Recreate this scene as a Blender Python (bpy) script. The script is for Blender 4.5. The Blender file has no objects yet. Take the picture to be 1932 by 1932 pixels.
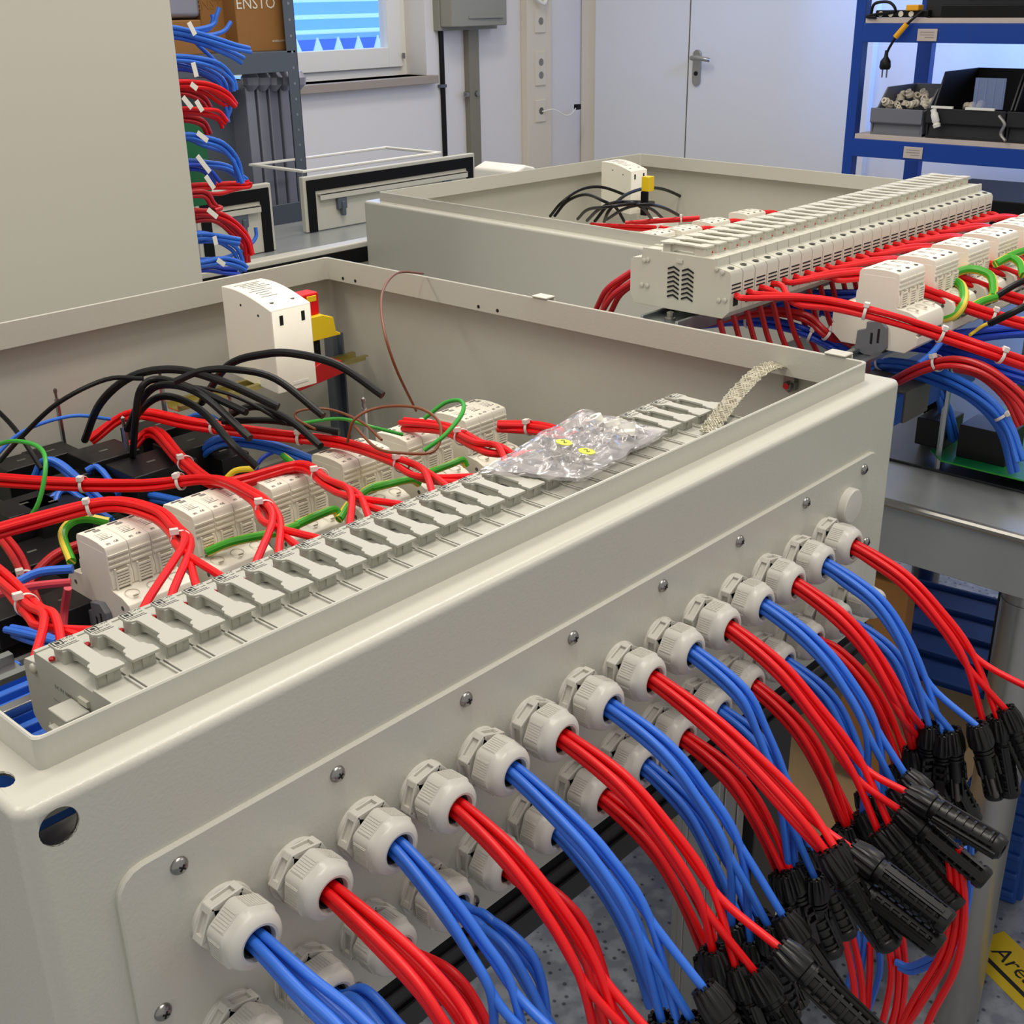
import bpy, bmesh, math, random
import numpy as np
from mathutils import Vector, Matrix
random.seed(4)
PI = math.pi
U = 0.0013                       # one model unit in metres
C = bpy.context.scene.collection
sc = bpy.context.scene
# ------------------------------------------------------------------ camera
F, CX, CY, CZ, YAW, PITCH, ROLL = 2259.501, -135.272, -371.032, 267.474, -0.82126, 1.16397, -0.01672
def rotm(a, b, c):
    return Matrix.Rotation(a, 3, 'Z') @ Matrix.Rotation(b, 3, 'X') @ Matrix.Rotation(c, 3, 'Z')
RM = rotm(YAW, PITCH, ROLL)
cam_d = bpy.data.cameras.new('camera'); cam = bpy.data.objects.new('camera', cam_d); C.objects.link(cam)
cam_d.sensor_width = 36; cam_d.lens = F/1932*36; cam_d.clip_start = 0.01; cam_d.clip_end = 60
cam.matrix_world = Matrix.Translation(Vector((CX, CY, CZ))*U) @ RM.to_4x4()
sc.camera = cam
# ------------------------------------------------------------------ world, lights, exposure
w = bpy.data.worlds.new('world'); sc.world = w; w.use_nodes = True
w.node_tree.nodes['Background'].inputs[0].default_value = (1.0, 0.98, 0.95, 1)
w.node_tree.nodes['Background'].inputs[1].default_value = 0.52
def area(name, loc, rot, sx, sy, power, col, spread=math.pi):
    l = bpy.data.lights.new(name, 'AREA'); l.shape = 'RECTANGLE'; l.size = sx; l.size_y = sy; l.energy = power; l.color = col
    l.spread = spread
    o = bpy.data.objects.new(name, l); C.objects.link(o); o.location = loc; o.rotation_euler = rot
    return o
WARM = (1.0, 0.93, 0.82)
area('ceiling_lamp', (0.35, -0.2, 1.75), (0, 0, 0.35), 1.3, 0.12, 17, WARM)
area('ceiling_lamp', (1.5, 0.9, 1.75), (0, 0, 0.35), 1.3, 0.12, 19, WARM)
area('ceiling_lamp', (-0.6, 1.1, 1.75), (0, 0, 0.35), 1.3, 0.12, 15, WARM)
area('ceiling_lamp', (3.3, 2.4, 1.75), (0, 0, 0.35), 1.3, 0.12, 17, WARM)
area('ceiling_lamp', (2.4, -0.9, 1.75), (0, 0, 0.35), 1.3, 0.12, 12, WARM)
area('window_daylight', (4.95, 0.15, 1.5), (math.radians(74), 0, math.radians(-52)), 0.7, 0.9, 75, (0.13, 0.34, 1.0), math.radians(75))
area('outside_daylight', (5.0, 6.2, 1.5), (math.radians(-90), 0, 0), 2.2, 1.6, 50, (0.30, 0.52, 1.0))
area('ceiling_lamp', (4.2, 3.6, 1.7), (0, 0, 0.35), 1.3, 0.12, 16, (1, .97, .95))
sc.view_settings.view_transform = 'Standard'; sc.view_settings.look = 'None'
sc.view_settings.exposure = 0.1; sc.view_settings.gamma = 1; sc.view_settings.use_curve_mapping = False

CAMV = Vector((CX, CY, CZ))
def at(u, v, **k):
    """point of the room seen at a pixel of the photograph, on a known plane of the room"""
    (ax, val), = k.items()
    d = RM @ Vector(((u-966)/F, -(v-966)/F, -1))
    if ax == 'd': return CAMV + d*val
    i = 'xyz'.index(ax)
    return CAMV + d*((val-CAMV[i])/d[i])
# ------------------------------------------------------------------ materials
def lin(c): return tuple(((x/255)/12.92 if x/255 <= .04045 else ((x/255+.055)/1.055)**2.4) for x in c)
M = {}
def mat(name, rgb, rough=.5, metal=0, bump=0, bscale=200, var=0, vscale=8, trans=0, alpha=1, spec=.5, emit=0, bdist=.001):
    m = bpy.data.materials.new(name); m.use_nodes = True; nt = m.node_tree; b = nt.nodes['Principled BSDF']
    c = lin(rgb); b.inputs['Base Color'].default_value = (*c, 1); b.inputs['Roughness'].default_value = rough
    b.inputs['Metallic'].default_value = metal; b.inputs['Specular IOR Level'].default_value = spec
    if trans: b.inputs['Transmission Weight'].default_value = trans
    if alpha < 1: b.inputs['Alpha'].default_value = alpha
    if emit:
        b.inputs['Emission Color'].default_value = (*c, 1); b.inputs['Emission Strength'].default_value = emit
    tc = None
    if bump or var:
        tc = nt.nodes.new('ShaderNodeTexCoord')
    if bump:
        n = nt.nodes.new('ShaderNodeTexNoise'); n.inputs['Scale'].default_value = bscale; n.inputs['Detail'].default_value = 2
        bp = nt.nodes.new('ShaderNodeBump'); bp.inputs['Strength'].default_value = bump; bp.inputs['Distance'].default_value = bdist
        nt.links.new(tc.outputs['Object'], n.inputs['Vector']); nt.links.new(n.outputs['Fac'], bp.inputs['Height']); nt.links.new(bp.outputs[0], b.inputs['Normal'])
    if var:
        n = nt.nodes.new('ShaderNodeTexNoise'); n.inputs['Scale'].default_value = vscale; n.inputs['Detail'].default_value = 4
        mx = nt.nodes.new('ShaderNodeMix'); mx.data_type = 'RGBA'
        mx.inputs['A'].default_value = (*[x*(1-var) for x in c], 1); mx.inputs['B'].default_value = (*[min(1, x*(1+var)) for x in c], 1)
        nt.links.new(tc.outputs['Object'], n.inputs['Vector']); nt.links.new(n.outputs['Fac'], mx.inputs['Factor']); nt.links.new(mx.outputs['Result'], b.inputs['Base Color'])
    M[name] = m; return m
mat('powder', (196, 194, 182), .3, bump=.32, bscale=420, bdist=.0005)
mat('powder_smooth', (198, 195, 182), .42)
mat('gland', (208, 205, 196), .36)
mat('seal', (10, 10, 12), .6)
mat('steel', (150, 148, 145), .28, metal=1)
mat('zinc', (170, 176, 180), .32, metal=1, var=.12, vscale=40)
mat('zinc_yellow', (190, 180, 120), .35, metal=1)
mat('dark_hole', (8, 8, 8), .8)
mat('fuse', (182, 181, 170), .5)
mat('fuse_pale', (196, 194, 180), .5)
mat('fuse_dark', (92, 90, 84), .55)
mat('print', (30, 30, 30), .7)
mat('print_grey', (130, 128, 122), .7)
mat('print_blue', (60, 90, 190), .7)
mat('print_white', (225, 220, 205), .7)
mat('spd', (236, 231, 216), .45)
mat('spd_louver', (175, 166, 146), .6)
mat('red', (222, 6, 14), .4, spec=.4)
mat('red_dark', (190, 18, 26), .4)
mat('pink', (205, 60, 75), .4)
mat('blue', (44, 108, 214), .42)
mat('blue_deep', (24, 66, 190), .42)
mat('black', (10, 10, 10), .42, spec=.28)
mat('black_matte', (9, 9, 10), .65, spec=.2)
mat('connector', (15, 14, 14), .36, spec=.4)
mat('pin', (95, 92, 88), .35, metal=.6)
mat('brown', (120, 66, 34), .4)
mat('green', (50, 160, 50), .4)
mat('yellow', (235, 200, 20), .45)
mat('cable_tie', (226, 218, 212), .4)
mat('pcb', (14, 110, 62), .35, var=.15, vscale=60)
mat('relay', (20, 18, 20), .42)
mat('plate_zinc', (120, 122, 120), .35, metal=.7, var=.1, vscale=6)
mat('white_plastic', (235, 232, 222), .4)
mat('wall', (226, 222, 218), .85, var=.02, vscale=2)
mat('door_paint', (226, 226, 226), .5)
mat('trim_paint', (222, 212, 192), .6)
mat('grey_paint', (142, 140, 126), .5)
mat('sill', (158, 146, 134), .6)
mat('conduit', (128, 122, 106), .5)
mat('rack_grey', (92, 100, 110), .45, metal=.3)
mat('cardboard', (150, 104, 52), .8, var=.06, vscale=8)
mat('rack_blue', (0, 60, 150), .4)
mat('shelf_board', (196, 182, 172), .7, var=.06, vscale=30)
mat('bin_grey', (110, 112, 118), .5)
mat('bin_black', (24, 25, 28), .5)
mat('sticker', (212, 222, 60), .45)
mat('orange', (240, 170, 20), .5)
mat('clear', (170, 190, 235), .12, alpha=.35)
mat('frame_dark', (38, 36, 36), .45)
mat('alu', (176, 174, 168), .33, metal=.85, var=.05, vscale=30)
mat('table_steel', (158, 162, 162), .3, metal=.25, var=.06, vscale=14)
mat('mat_dark', (46, 50, 54), .35)
mat('film', (150, 152, 168), .25, metal=.3)
mat('crate_blue', (28, 74, 150), .5)
mat('wood', (176, 146, 104), .7, var=.1, vscale=12)
mat('facade', (100, 160, 236), .8, emit=.8)  # blue daylight put into the colour and emission of the house wall
mat('facade_dark', (50, 105, 215), .8, emit=.6)  # fence backing glows too, emission in place of daylight
mat('snow', (165, 205, 250), .8, emit=.9)  # emission makes ledges and palings look lit by daylight
def striped():
    m = bpy.data.materials.new('earth_wire'); m.use_nodes = True; nt = m.node_tree; b = nt.nodes['Principled BSDF']; b.inputs['Roughness'].default_value = .4
    uv = nt.nodes.new('ShaderNodeUVMap'); sp = nt.nodes.new('ShaderNodeSeparateXYZ'); nt.links.new(uv.outputs[0], sp.inputs[0])
    ma = nt.nodes.new('ShaderNodeMath'); ma.operation = 'MULTIPLY'; ma.inputs[1].default_value = 2; nt.links.new(sp.outputs[0], ma.inputs[0])
    mb_ = nt.nodes.new('ShaderNodeMath'); mb_.operation = 'FRACT'; nt.links.new(ma.outputs[0], mb_.inputs[0])
    g = nt.nodes.new('ShaderNodeMath'); g.operation = 'GREATER_THAN'; g.inputs[1].default_value = .62; nt.links.new(mb_.outputs[0], g.inputs[0])
    mx = nt.nodes.new('ShaderNodeMix'); mx.data_type = 'RGBA'; mx.inputs['A'].default_value = (*lin((56, 158, 26)), 1); mx.inputs['B'].default_value = (*lin((232, 205, 70)), 1)
    nt.links.new(g.outputs[0], mx.inputs['Factor']); nt.links.new(mx.outputs['Result'], b.inputs['Base Color']); M['earth'] = m
striped()
def floor_mat():
    m = bpy.data.materials.new('vinyl_floor'); m.use_nodes = True; nt = m.node_tree; b = nt.nodes['Principled BSDF']; b.inputs['Roughness'].default_value = .35
    tc = nt.nodes.new('ShaderNodeTexCoord')
    n = nt.nodes.new('ShaderNodeTexNoise'); n.inputs['Scale'].default_value = 30; n.inputs['Detail'].default_value = 3
    v = nt.nodes.new('ShaderNodeTexVoronoi'); v.inputs['Scale'].default_value = 55
    r1 = nt.nodes.new('ShaderNodeValToRGB'); r1.color_ramp.elements[0].position = .42; r1.color_ramp.elements[1].position = .6
    r1.color_ramp.elements[0].color = (*lin((132, 138, 148)), 1); r1.color_ramp.elements[1].color = (*lin((164, 168, 176)), 1)
    r2 = nt.nodes.new('ShaderNodeValToRGB'); r2.color_ramp.elements[0].position = .14; r2.color_ramp.elements[1].position = .24
    r2.color_ramp.elements[0].color = (*lin((84, 88, 100)), 1); r2.color_ramp.elements[1].color = (1, 1, 1, 1)
    mx = nt.nodes.new('ShaderNodeMix'); mx.data_type = 'RGBA'; mx.blend_type = 'MULTIPLY'; mx.inputs['Factor'].default_value = .8
    nt.links.new(tc.outputs['Object'], n.inputs[0]); nt.links.new(tc.outputs['Object'], v.inputs[0])
    nt.links.new(n.outputs['Fac'], r1.inputs[0]); nt.links.new(v.outputs['Distance'], r2.inputs[0])
    nt.links.new(r1.outputs[0], mx.inputs['A']); nt.links.new(r2.outputs[0], mx.inputs['B']); nt.links.new(mx.outputs['Result'], b.inputs['Base Color'])
    M['floor'] = m
floor_mat()
def braid_mat():
    m = mat('braid', (228, 222, 200), .35, metal=.6); nt = m.node_tree; b = nt.nodes['Principled BSDF']
    uv = nt.nodes.new('ShaderNodeUVMap'); mp = nt.nodes.new('ShaderNodeMapping'); mp.inputs['Rotation'].default_value = (0, 0, .785)
    ck = nt.nodes.new('ShaderNodeTexChecker'); ck.inputs['Scale'].default_value = 26
    ck.inputs['Color1'].default_value = (1, 1, 1, 1); ck.inputs['Color2'].default_value = (.15, .15, .15, 1)
    bp = nt.nodes.new('ShaderNodeBump'); bp.inputs['Distance'].default_value = .0012
    nt.links.new(uv.outputs[0], mp.inputs[0]); nt.links.new(mp.outputs[0], ck.inputs[0]); nt.links.new(ck.outputs['Fac'], bp.inputs['Height']); nt.links.new(bp.outputs[0], b.inputs['Normal'])
braid_mat()
def bag_mat():
    m = bpy.data.materials.new('bag'); m.use_nodes = True; nt = m.node_tree; nt.nodes.clear()
    o = nt.nodes.new('ShaderNodeOutputMaterial'); t = nt.nodes.new('ShaderNodeBsdfTransparent'); t.inputs[0].default_value = (.97, .96, .98, 1)
    g = nt.nodes.new('ShaderNodeBsdfGlossy'); g.inputs['Roughness'].default_value = .16; g.inputs[0].default_value = (1, 1, 1, 1)
    d = nt.nodes.new('ShaderNodeBsdfDiffuse'); d.inputs[0].default_value = (.8, .78, .8, 1)
    lw = nt.nodes.new('ShaderNodeLayerWeight'); lw.inputs[0].default_value = .3
    m1 = nt.nodes.new('ShaderNodeMixShader'); m2 = nt.nodes.new('ShaderNodeMixShader'); m1.inputs[0].default_value = .2
    nt.links.new(t.outputs[0], m1.inputs[1]); nt.links.new(d.outputs[0], m1.inputs[2])
    nt.links.new(lw.outputs['Fresnel'], m2.inputs[0]); nt.links.new(m1.outputs[0], m2.inputs[1]); nt.links.new(g.outputs[0], m2.inputs[2]); nt.links.new(m2.outputs[0], o.inputs[0])
    M['bag'] = m
bag_mat()
def glass_mat():
    m = bpy.data.materials.new('window_glass'); m.use_nodes = True; nt = m.node_tree; nt.nodes.clear()
    o = nt.nodes.new('ShaderNodeOutputMaterial'); t = nt.nodes.new('ShaderNodeBsdfTransparent'); t.inputs[0].default_value = (.93, .96, 1, 1)
    g = nt.nodes.new('ShaderNodeBsdfGlossy'); g.inputs['Roughness'].default_value = .02
    m1 = nt.nodes.new('ShaderNodeMixShader'); m1.inputs[0].default_value = .06
    nt.links.new(t.outputs[0], m1.inputs[1]); nt.links.new(g.outputs[0], m1.inputs[2]); nt.links.new(m1.outputs[0], o.inputs[0]); M['glass'] = m
glass_mat()
# ------------------------------------------------------------------ mesh builder
class MB:
    def __init__(s): s.v = []; s.f = []; s.uv = {}
    def add(s, vs, fs):
        n = len(s.v); s.v += [tuple(p) for p in vs]; s.f += [tuple(i+n for i in f) for f in fs]; return s
    def box(s, a, b, m=None):
        x0, y0, z0 = [min(a[i], b[i]) for i in range(3)]; x1, y1, z1 = [max(a[i], b[i]) for i in range(3)]
        vs = [(x0,y0,z0),(x1,y0,z0),(x1,y1,z0),(x0,y1,z0),(x0,y0,z1),(x1,y0,z1),(x1,y1,z1),(x0,y1,z1)]
        if m: vs = [m @ Vector(p) for p in vs]
        return s.add(vs, [(0,3,2,1),(4,5,6,7),(0,1,5,4),(1,2,6,5),(2,3,7,6),(3,0,4,7)])
    def prism(s, poly, axis, lo, hi, m=None):
        """poly: 2-d outline in the two other axes (in xyz order), extruded along axis"""
        n = len(poly); ar = sum(poly[i][0]*poly[(i+1) % n][1]-poly[(i+1) % n][0]*poly[i][1] for i in range(n))
        if ar < 0: poly = poly[::-1]
        if axis == 1: poly = poly[::-1]
        def mk(p, t):
            if axis == 0: q = (t, p[0], p[1])
            elif axis == 1: q = (p[0], t, p[1])
            else: q = (p[0], p[1], t)
            return m @ Vector(q) if m else q
        vs = [mk(p, lo) for p in poly]+[mk(p, hi) for p in poly]
        fs = [tuple(range(n))[::-1], tuple(range(n, 2*n))]+[(i, (i+1) % n, n+(i+1) % n, n+i) for i in range(n)]
        return s.add(vs, fs)
    def rings(s, rings, cap0=True, cap1=True):
        n = len(rings[0]); vs = [p for r in rings for p in r]; fs = []
        for k in range(len(rings)-1):
            for i in range(n):
                fs.append((k*n+i, k*n+(i+1) % n, (k+1)*n+(i+1) % n, (k+1)*n+i))
        if cap0: fs.append(tuple(range(n))[::-1])
        if cap1: fs.append(tuple((len(rings)-1)*n+i for i in range(n)))
        return s.add(vs, fs)
    def lathe(s, prof, m=None, n=24, rf=None, cap0=True, cap1=True):
        """prof: (radius, height) along +z; rf(i, k) scales the radius"""
        R = []
        for k, (r, h) in enumerate(prof):
            ring = []
            for i in range(n):
                a = 2*PI*i/n; rr = r*(rf(a, k) if rf else 1)
                p = Vector((rr*math.cos(a), rr*math.sin(a), h)); ring.append(m @ p if m else p)
            R.append(ring)
        return s.rings(R, cap0, cap1)
    def tube(s, pts, r, n=8, sub=5, caps=True, smooth=True):
        P = catmull(pts, sub) if smooth and len(pts) > 2 else [Vector(p) for p in pts]
        R = []; T0 = None; N = None
        for i, p in enumerate(P):
            t = (P[min(i+1, len(P)-1)]-P[max(i-1, 0)]).normalized()
            if N is None:
                N = t.orthogonal().normalized()
                if abs(t.z) < .95: N = (Vector((0, 0, 1))-t*t.z).normalized()
            else: N = (N-t*N.dot(t)).normalized()
            B = t.cross(N)
            rr = r(i/(len(P)-1)) if callable(r) else r
            R.append([p+(N*math.cos(2*PI*k/n)+B*math.sin(2*PI*k/n))*rr for k in range(n)])
        base = len(s.f); s.rings(R, caps, caps)
        nf = (len(R)-1)*n
        for j in range(nf): s.uv[base+j] = (j % n, j//n, n, len(R))
        return s
    def mesh(s, name, m, off=(0,0,0), sm=35):
        me = bpy.data.meshes.new(name)
        me.from_pydata([((v[0]-off[0])*U, (v[1]-off[1])*U, (v[2]-off[2])*U) for v in s.v], [], s.f)
        if s.uv:
            uvl = me.uv_layers.new(name='UVMap')
            for p in me.polygons:
                q = s.uv.get(p.index)
                if q:
                    i, k, n, L = q
                    c = [(i/n, k), ((i+1)/n, k), ((i+1)/n, k+1), (i/n, k+1)]
                    for li, cc in zip(p.loop_indices, c): uvl.data[li].uv = cc
        me.materials.append(M[m] if isinstance(m, str) else m)
        me.polygons.foreach_set('use_smooth', [True]*len(me.polygons))
        me.set_sharp_from_angle(angle=math.radians(sm))
        return me
    def build(s, name, m, parent=None, off=None, bev=0, sm=35):
        o0 = (0,0,0)
        if parent is not None and off is None: off = (0,0,0)
        o = bpy.data.objects.new(name, s.mesh(name, m, off or o0, sm)); C.objects.link(o)
        if parent is not None: o.parent = parent
        if bev:
            b = o.modifiers.new('bevel', 'BEVEL'); b.width = bev*U; b.segments = 2; b.limit_method = 'ANGLE'; b.angle_limit = math.radians(35); b.harden_normals = True
        return o
def catmull(pts, sub):
    P = [Vector(p) for p in pts]; P = [P[0]*2-P[1]]+P+[P[-1]*2-P[-2]]; out = []
    for i in range(1, len(P)-2):
        a, b, c, d = P[i-1:i+3]
        for k in range(sub):
            t = k/sub
            out.append(.5*((2*b)+(c-a)*t+(2*a-5*b+4*c-d)*t*t+(3*b-a-3*c+d)*t**3))
    out.append(P[-2]); return out
def tag(o, label=None, cat=None, group=None, kind=None):
    if label: o['label'] = label
    if cat: o['category'] = cat
    if group: o['group'] = group
    if kind: o['kind'] = kind
    return o
def thing(name, label, cat, loc=(0,0,0), rz=0, group=None):
    o = bpy.data.objects.new(name, None); C.objects.link(o); o.empty_display_size = .02
    o.location = Vector(loc)*U; o.rotation_euler = (0, 0, rz)
    return tag(o, label, cat, group)
def dup(root, loc, label=None, group=None, rz=None, rot=None):
    def cp(o, par):
        c = o.copy(); C.objects.link(c)
        if par: c.parent = par
        for ch in o.children: cp(ch, c)
        return c
    r = cp(root, None); r.location = Vector(loc)*U
    if rz is not None: r.rotation_euler = (0, 0, rz)
    if label: r['label'] = label
    if group: r['group'] = group
    return r
def top(mb, name, m, label, cat, group=None, bev=0, sm=35, kind=None, base=None):
    """a thing that is one mesh; its origin goes to its own base"""
    vs = mb.v; b = base or (sum(v[0] for v in vs)/len(vs), sum(v[1] for v in vs)/len(vs), min(v[2] for v in vs))
    o = mb.build(name, m, None, b, bev, sm); o.location = Vector(b)*U
    return tag(o, label, cat, group, kind)
def struct(mb, name, m, bev=0):
    o = mb.build(name, m, None, None, bev); o['kind'] = 'structure'; return o
_tc = {}
def text_mesh(s, size, m, extr=.05):
    key = (s, size, m)
    if key in _tc: return _tc[key]
    cu = bpy.data.curves.new('t', 'FONT'); cu.body = s; cu.size = size*U; cu.extrude = extr*U; cu.align_x = 'CENTER'; cu.align_y = 'CENTER'; cu.resolution_u = 2
    o = bpy.data.objects.new('t', cu); C.objects.link(o)
    dg = bpy.context.evaluated_depsgraph_get(); me = bpy.data.meshes.new_from_object(o.evaluated_get(dg))
    bpy.data.objects.remove(o); me.materials.clear(); me.materials.append(M[m]); _tc[key] = me; return me
def text(s, size, m, parent, loc, rot=(0,0,0), name='lettering'):
    o = bpy.data.objects.new(name, text_mesh(s, size, m)); C.objects.link(o)
    if parent is not None: o.parent = parent
    o.location = Vector(loc)*U; o.rotation_euler = rot; return o
def align(p, d):
    """matrix whose +z runs along d, origin at p"""
    q = Vector((0, 0, 1)).rotation_difference(Vector(d).normalized())
    return Matrix.Translation(Vector(p)) @ q.to_matrix().to_4x4()
ORD = ['first','second','third','fourth','fifth','sixth','seventh','eighth','ninth','tenth','eleventh','twelfth','thirteenth','fourteenth','fifteenth','sixteenth','seventeenth','eighteenth','nineteenth','twentieth','twenty-first','twenty-second','twenty-third','twenty-fourth','twenty-fifth','twenty-sixth','twenty-seventh','twenty-eighth']
def rrect(x0, y0, x1, y1, r, z, n=4):
    out = []
    for (cx, cy, a0) in ((x1-r, y0+r, -PI/2), (x1-r, y1-r, 0), (x0+r, y1-r, PI/2), (x0+r, y0+r, PI)):
        for k in range(n+1):
            a = a0+PI/2*k/n; out.append((cx+r*math.cos(a), cy+r*math.sin(a), z))
    return out
def cutout(o, cutters):
    dg = bpy.context.evaluated_depsgraph_get
    for mb in cutters:
        c = bpy.data.objects.new('cut', mb.mesh('cut', 'dark_hole')); C.objects.link(c); c.parent = o.parent
        md = o.modifiers.new('b', 'BOOLEAN'); md.operation = 'DIFFERENCE'; md.object = c; md.solver = 'EXACT'
        bpy.context.view_layer.update()
        me = bpy.data.meshes.new_from_object(o.evaluated_get(dg())); o.modifiers.remove(md)
        old = o.data; o.data = me; me.name = old.name; bpy.data.objects.remove(c)
# ------------------------------------------------------------------ the room
FZ = -850                                   # floor
XW, YW = 4930, 3800                         # right wall, back wall (with the window)
top_z = 1250
struct(MB().box((-1800, -2200, FZ-20), (XW+60, YW+60, FZ)), 'floor', 'floor')
wy = YW
w1a, w1b = at(540, 60, y=wy).x-420, at(808, 100, y=wy).x-14     # window opening
wz0 = at(700, 150, y=wy).z
wb = MB()
wb.box((-1800, wy, FZ), (w1a, wy+230, top_z)).box((w1b, wy, FZ), (XW, wy+230, top_z)).box((w1a, wy, FZ), (w1b, wy+230, wz0)).box((w1a, wy, wz0+900), (w1b, wy+230, top_z))
struct(wb, 'wall_back', 'wall')
struct(MB().box((XW, -2200, FZ), (XW+60, YW+230, top_z)), 'wall_right', 'wall')
# window: frame, sash, glass
fy = wy+130
wd = thing('window_1', None, None, (w1b, fy, wz0)); wd['kind'] = 'structure'
def fr(x0, z0, x1, z1, wdt, y0, y1):
    m = MB(); m.box((x0, y0, z0), (x0+wdt, y1, z1)).box((x1-wdt, y0, z0), (x1, y1, z1)).box((x0+wdt, y0, z0), (x1-wdt, y1, z0+wdt)).box((x0+wdt, y0, z1-wdt), (x1-wdt, y1, z1)); return m
off = (w1b, fy, wz0)
fr(w1a, wz0, w1b, wz0+900, 42, fy, fy+60).build('window_frame', 'white_plastic', wd, off, 2)
fr(w1a+36, wz0+36, w1b-36, wz0+864, 84, fy-16, fy+40).build('sash', 'white_plastic', wd, off, 3)
MB().box((w1a+118, fy+8, wz0+118), (w1b-118, fy+12, wz0+782)).build('pane', 'glass', wd, off)
MB().lathe([(7, 0), (7, 24)], Matrix.Translation((w1b-40, fy-26, wz0+70)), 12).build('hinge', 'steel', wd, off)
o = top(MB().box((w1a-40, wy-46, wz0-34), (w1b+30, wy+130, wz0)), 'window_sill', 'sill', 'grey stone sill under the window', 'sill', bev=3); o['kind'] = 'structure'
# what stands outside: a neighbouring house front under snow, with a paling of points in front
gx = w1b
hs = thing('house', 'blue-lit house front seen through the window', 'house', (gx-300, wy+2400, -300))
off = (gx-300, wy+2400, -300)
MB().box((gx-1700, wy+2400, -800), (gx+2400, wy+2460, 1500)).build('wall', 'facade', hs, off)
for zz in (60, 150, 250, 370): MB().prism([(wy+2390, zz), (wy+2390, zz+26), (wy+2300, zz+8)], 0, gx-1700, gx+2400).build('ledge', 'snow', hs, off)
fn = thing('fence', 'row of pointed pale palings outside the window', 'fence', (gx-300, wy+1500, -500))
for i in range(22):
    x = gx-1500+i*150
    MB().prism([(x-58, -60), (x+58, -60), (x, 70)], 1, wy+1500, wy+1512).build('paling', 'snow', fn, (gx-300, wy+1500, -500))
MB().box((gx-1700, wy+1512, -800), (gx+2000, wy+1530, 60)).build('board', 'facade_dark', fn, (gx-300, wy+1500, -500))
# black pipe with clips, grey cable box with conduit, socket duct on the wall
y = wy-8
P0, P1 = at(828, -40, y=y), at(834, 292, y=y); P1.z = -560
pp = thing('pipe', 'thin black pipe running down the wall beside the window', 'pipe', (P0.x, y, -560)); off = (P0.x, y, -560)
MB().tube([(P0.x, y, 700), (P0.x, y, -560)], 12, 12, smooth=False).build('tube', 'black', pp, off)
for v in (18, 163):
    q = at(826, v, y=y); MB().box((P0.x-26, y-14, q.z-7), (P0.x+14, wy, q.z+7)).build('clip', 'rack_grey', pp, off, 2)
y = wy-90
a, b = at(846, 55, y=y), at(952, 48, y=y)
eb = thing('cable_box', 'grey metal cable box with a rounded cover high on the back wall', 'box', (a.x, wy, a.z)); off = (a.x, wy, a.z)
MB().box((a.x-6, wy-40, a.z-8), (b.x+4, wy, a.z+420)).build('backplate', 'grey_paint', eb, off, 3)
MB().prism([(a.x, wy-40), (b.x-4, wy-40), (b.x-4, wy-110), (a.x+60, wy-120), (a.x+14, wy-100)], 2, a.z+8, a.z+420).build('cover', 'grey_paint', eb, off, 5)
MB().box((a.x+100, wy-124, a.z+40), (b.x-40, wy-112, a.z+52)).build('rail', 'grey_paint', eb, off, 2)
c = at(893, 100, y=wy-30)
cd = thing('conduit', 'flat brown-grey conduit running down from the cable box', 'conduit', (c.x, wy, -620)); off = (c.x, wy, -620)
MB().box((c.x-34, wy-36, -620), (c.x+34, wy, a.z+6)).build('channel', 'conduit', cd, off, 4)
q = at(880, 178, y=wy-30)
for dx in (-58, 8): MB().lathe([(13, 0), (11, 10)], Matrix.Translation((c.x+dx, wy-36, q.z)) @ Matrix.Rotation(PI/2, 4, 'X'), 14).build('fixing', 'steel', cd, off)
MB().box((c.x-62, wy-30, q.z-12), (c.x+20, wy-20, q.z+12)).build('strap', 'steel', cd, off)
c0, c1 = at(992, 200, y=wy-30), at(1028, 200, y=wy-30)
du = thing('cable_duct', 'cream wall duct with power sockets, floor to ceiling', 'duct', (c0.x, wy, -700)); off = (c0.x, wy, -700)
MB().box((c0.x, wy-44, -700), (c1.x+36, wy, top_z)).build('channel', 'trim_paint', du, off, 4)
mx = (c0.x+c1.x)/2+20
for v, n in ((40, 1), (130, 2), (210, 0)):
    z = at(1012, v, y=wy-44).z; hh = 52 if n < 2 else 78
    p = MB().box((mx-38, wy-52, z-hh), (mx+38, wy-42, z+hh)).build('socket_plate', 'trim_paint', du, off, 3)
    for j in range(max(1, n)):
        zz = z+(0 if n < 2 else (30-60*j))
        MB().lathe([(17, 0), (17, 1)], Matrix.Translation((mx, wy-52, zz)) @ Matrix.Rotation(PI/2, 4, 'X'), 18).build('socket', 'print_grey' if n else 'fuse_dark', p, (0, 0, 0)).location = Vector((-off[0], -off[1], -off[2]))*U
z = at(1012, 212, y=wy-60).z
pts = [(mx, wy-56, z), (mx+50, wy-90, z+8), (mx+110, wy-110, z-22), (mx+160, wy-110, z-20), (mx+215, wy-100, z+8)]
cb = top(MB().tube(pts, 3.2, 8), 'lead', 'white_plastic', 'short pale lead plugged into the lowest socket of the wall duct', 'cord', base=pts[0])
MB().box((mx+205, wy-112, z-4), (mx+238, wy-88, z+22)).build('plug', 'black', cb, pts[0], 4)
z = at(1000, 5, y=wy-60).z; pts = [(mx-60, wy-30, z+120), (mx-62, wy-70, z+30), (mx-10, wy-80, z-6), (mx+38, wy-60, z+40)]
top(MB().tube(pts, 9, 8), 'loop_cord', 'white_plastic', 'looped pale cord at the top of the wall duct', 'cord')
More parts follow.
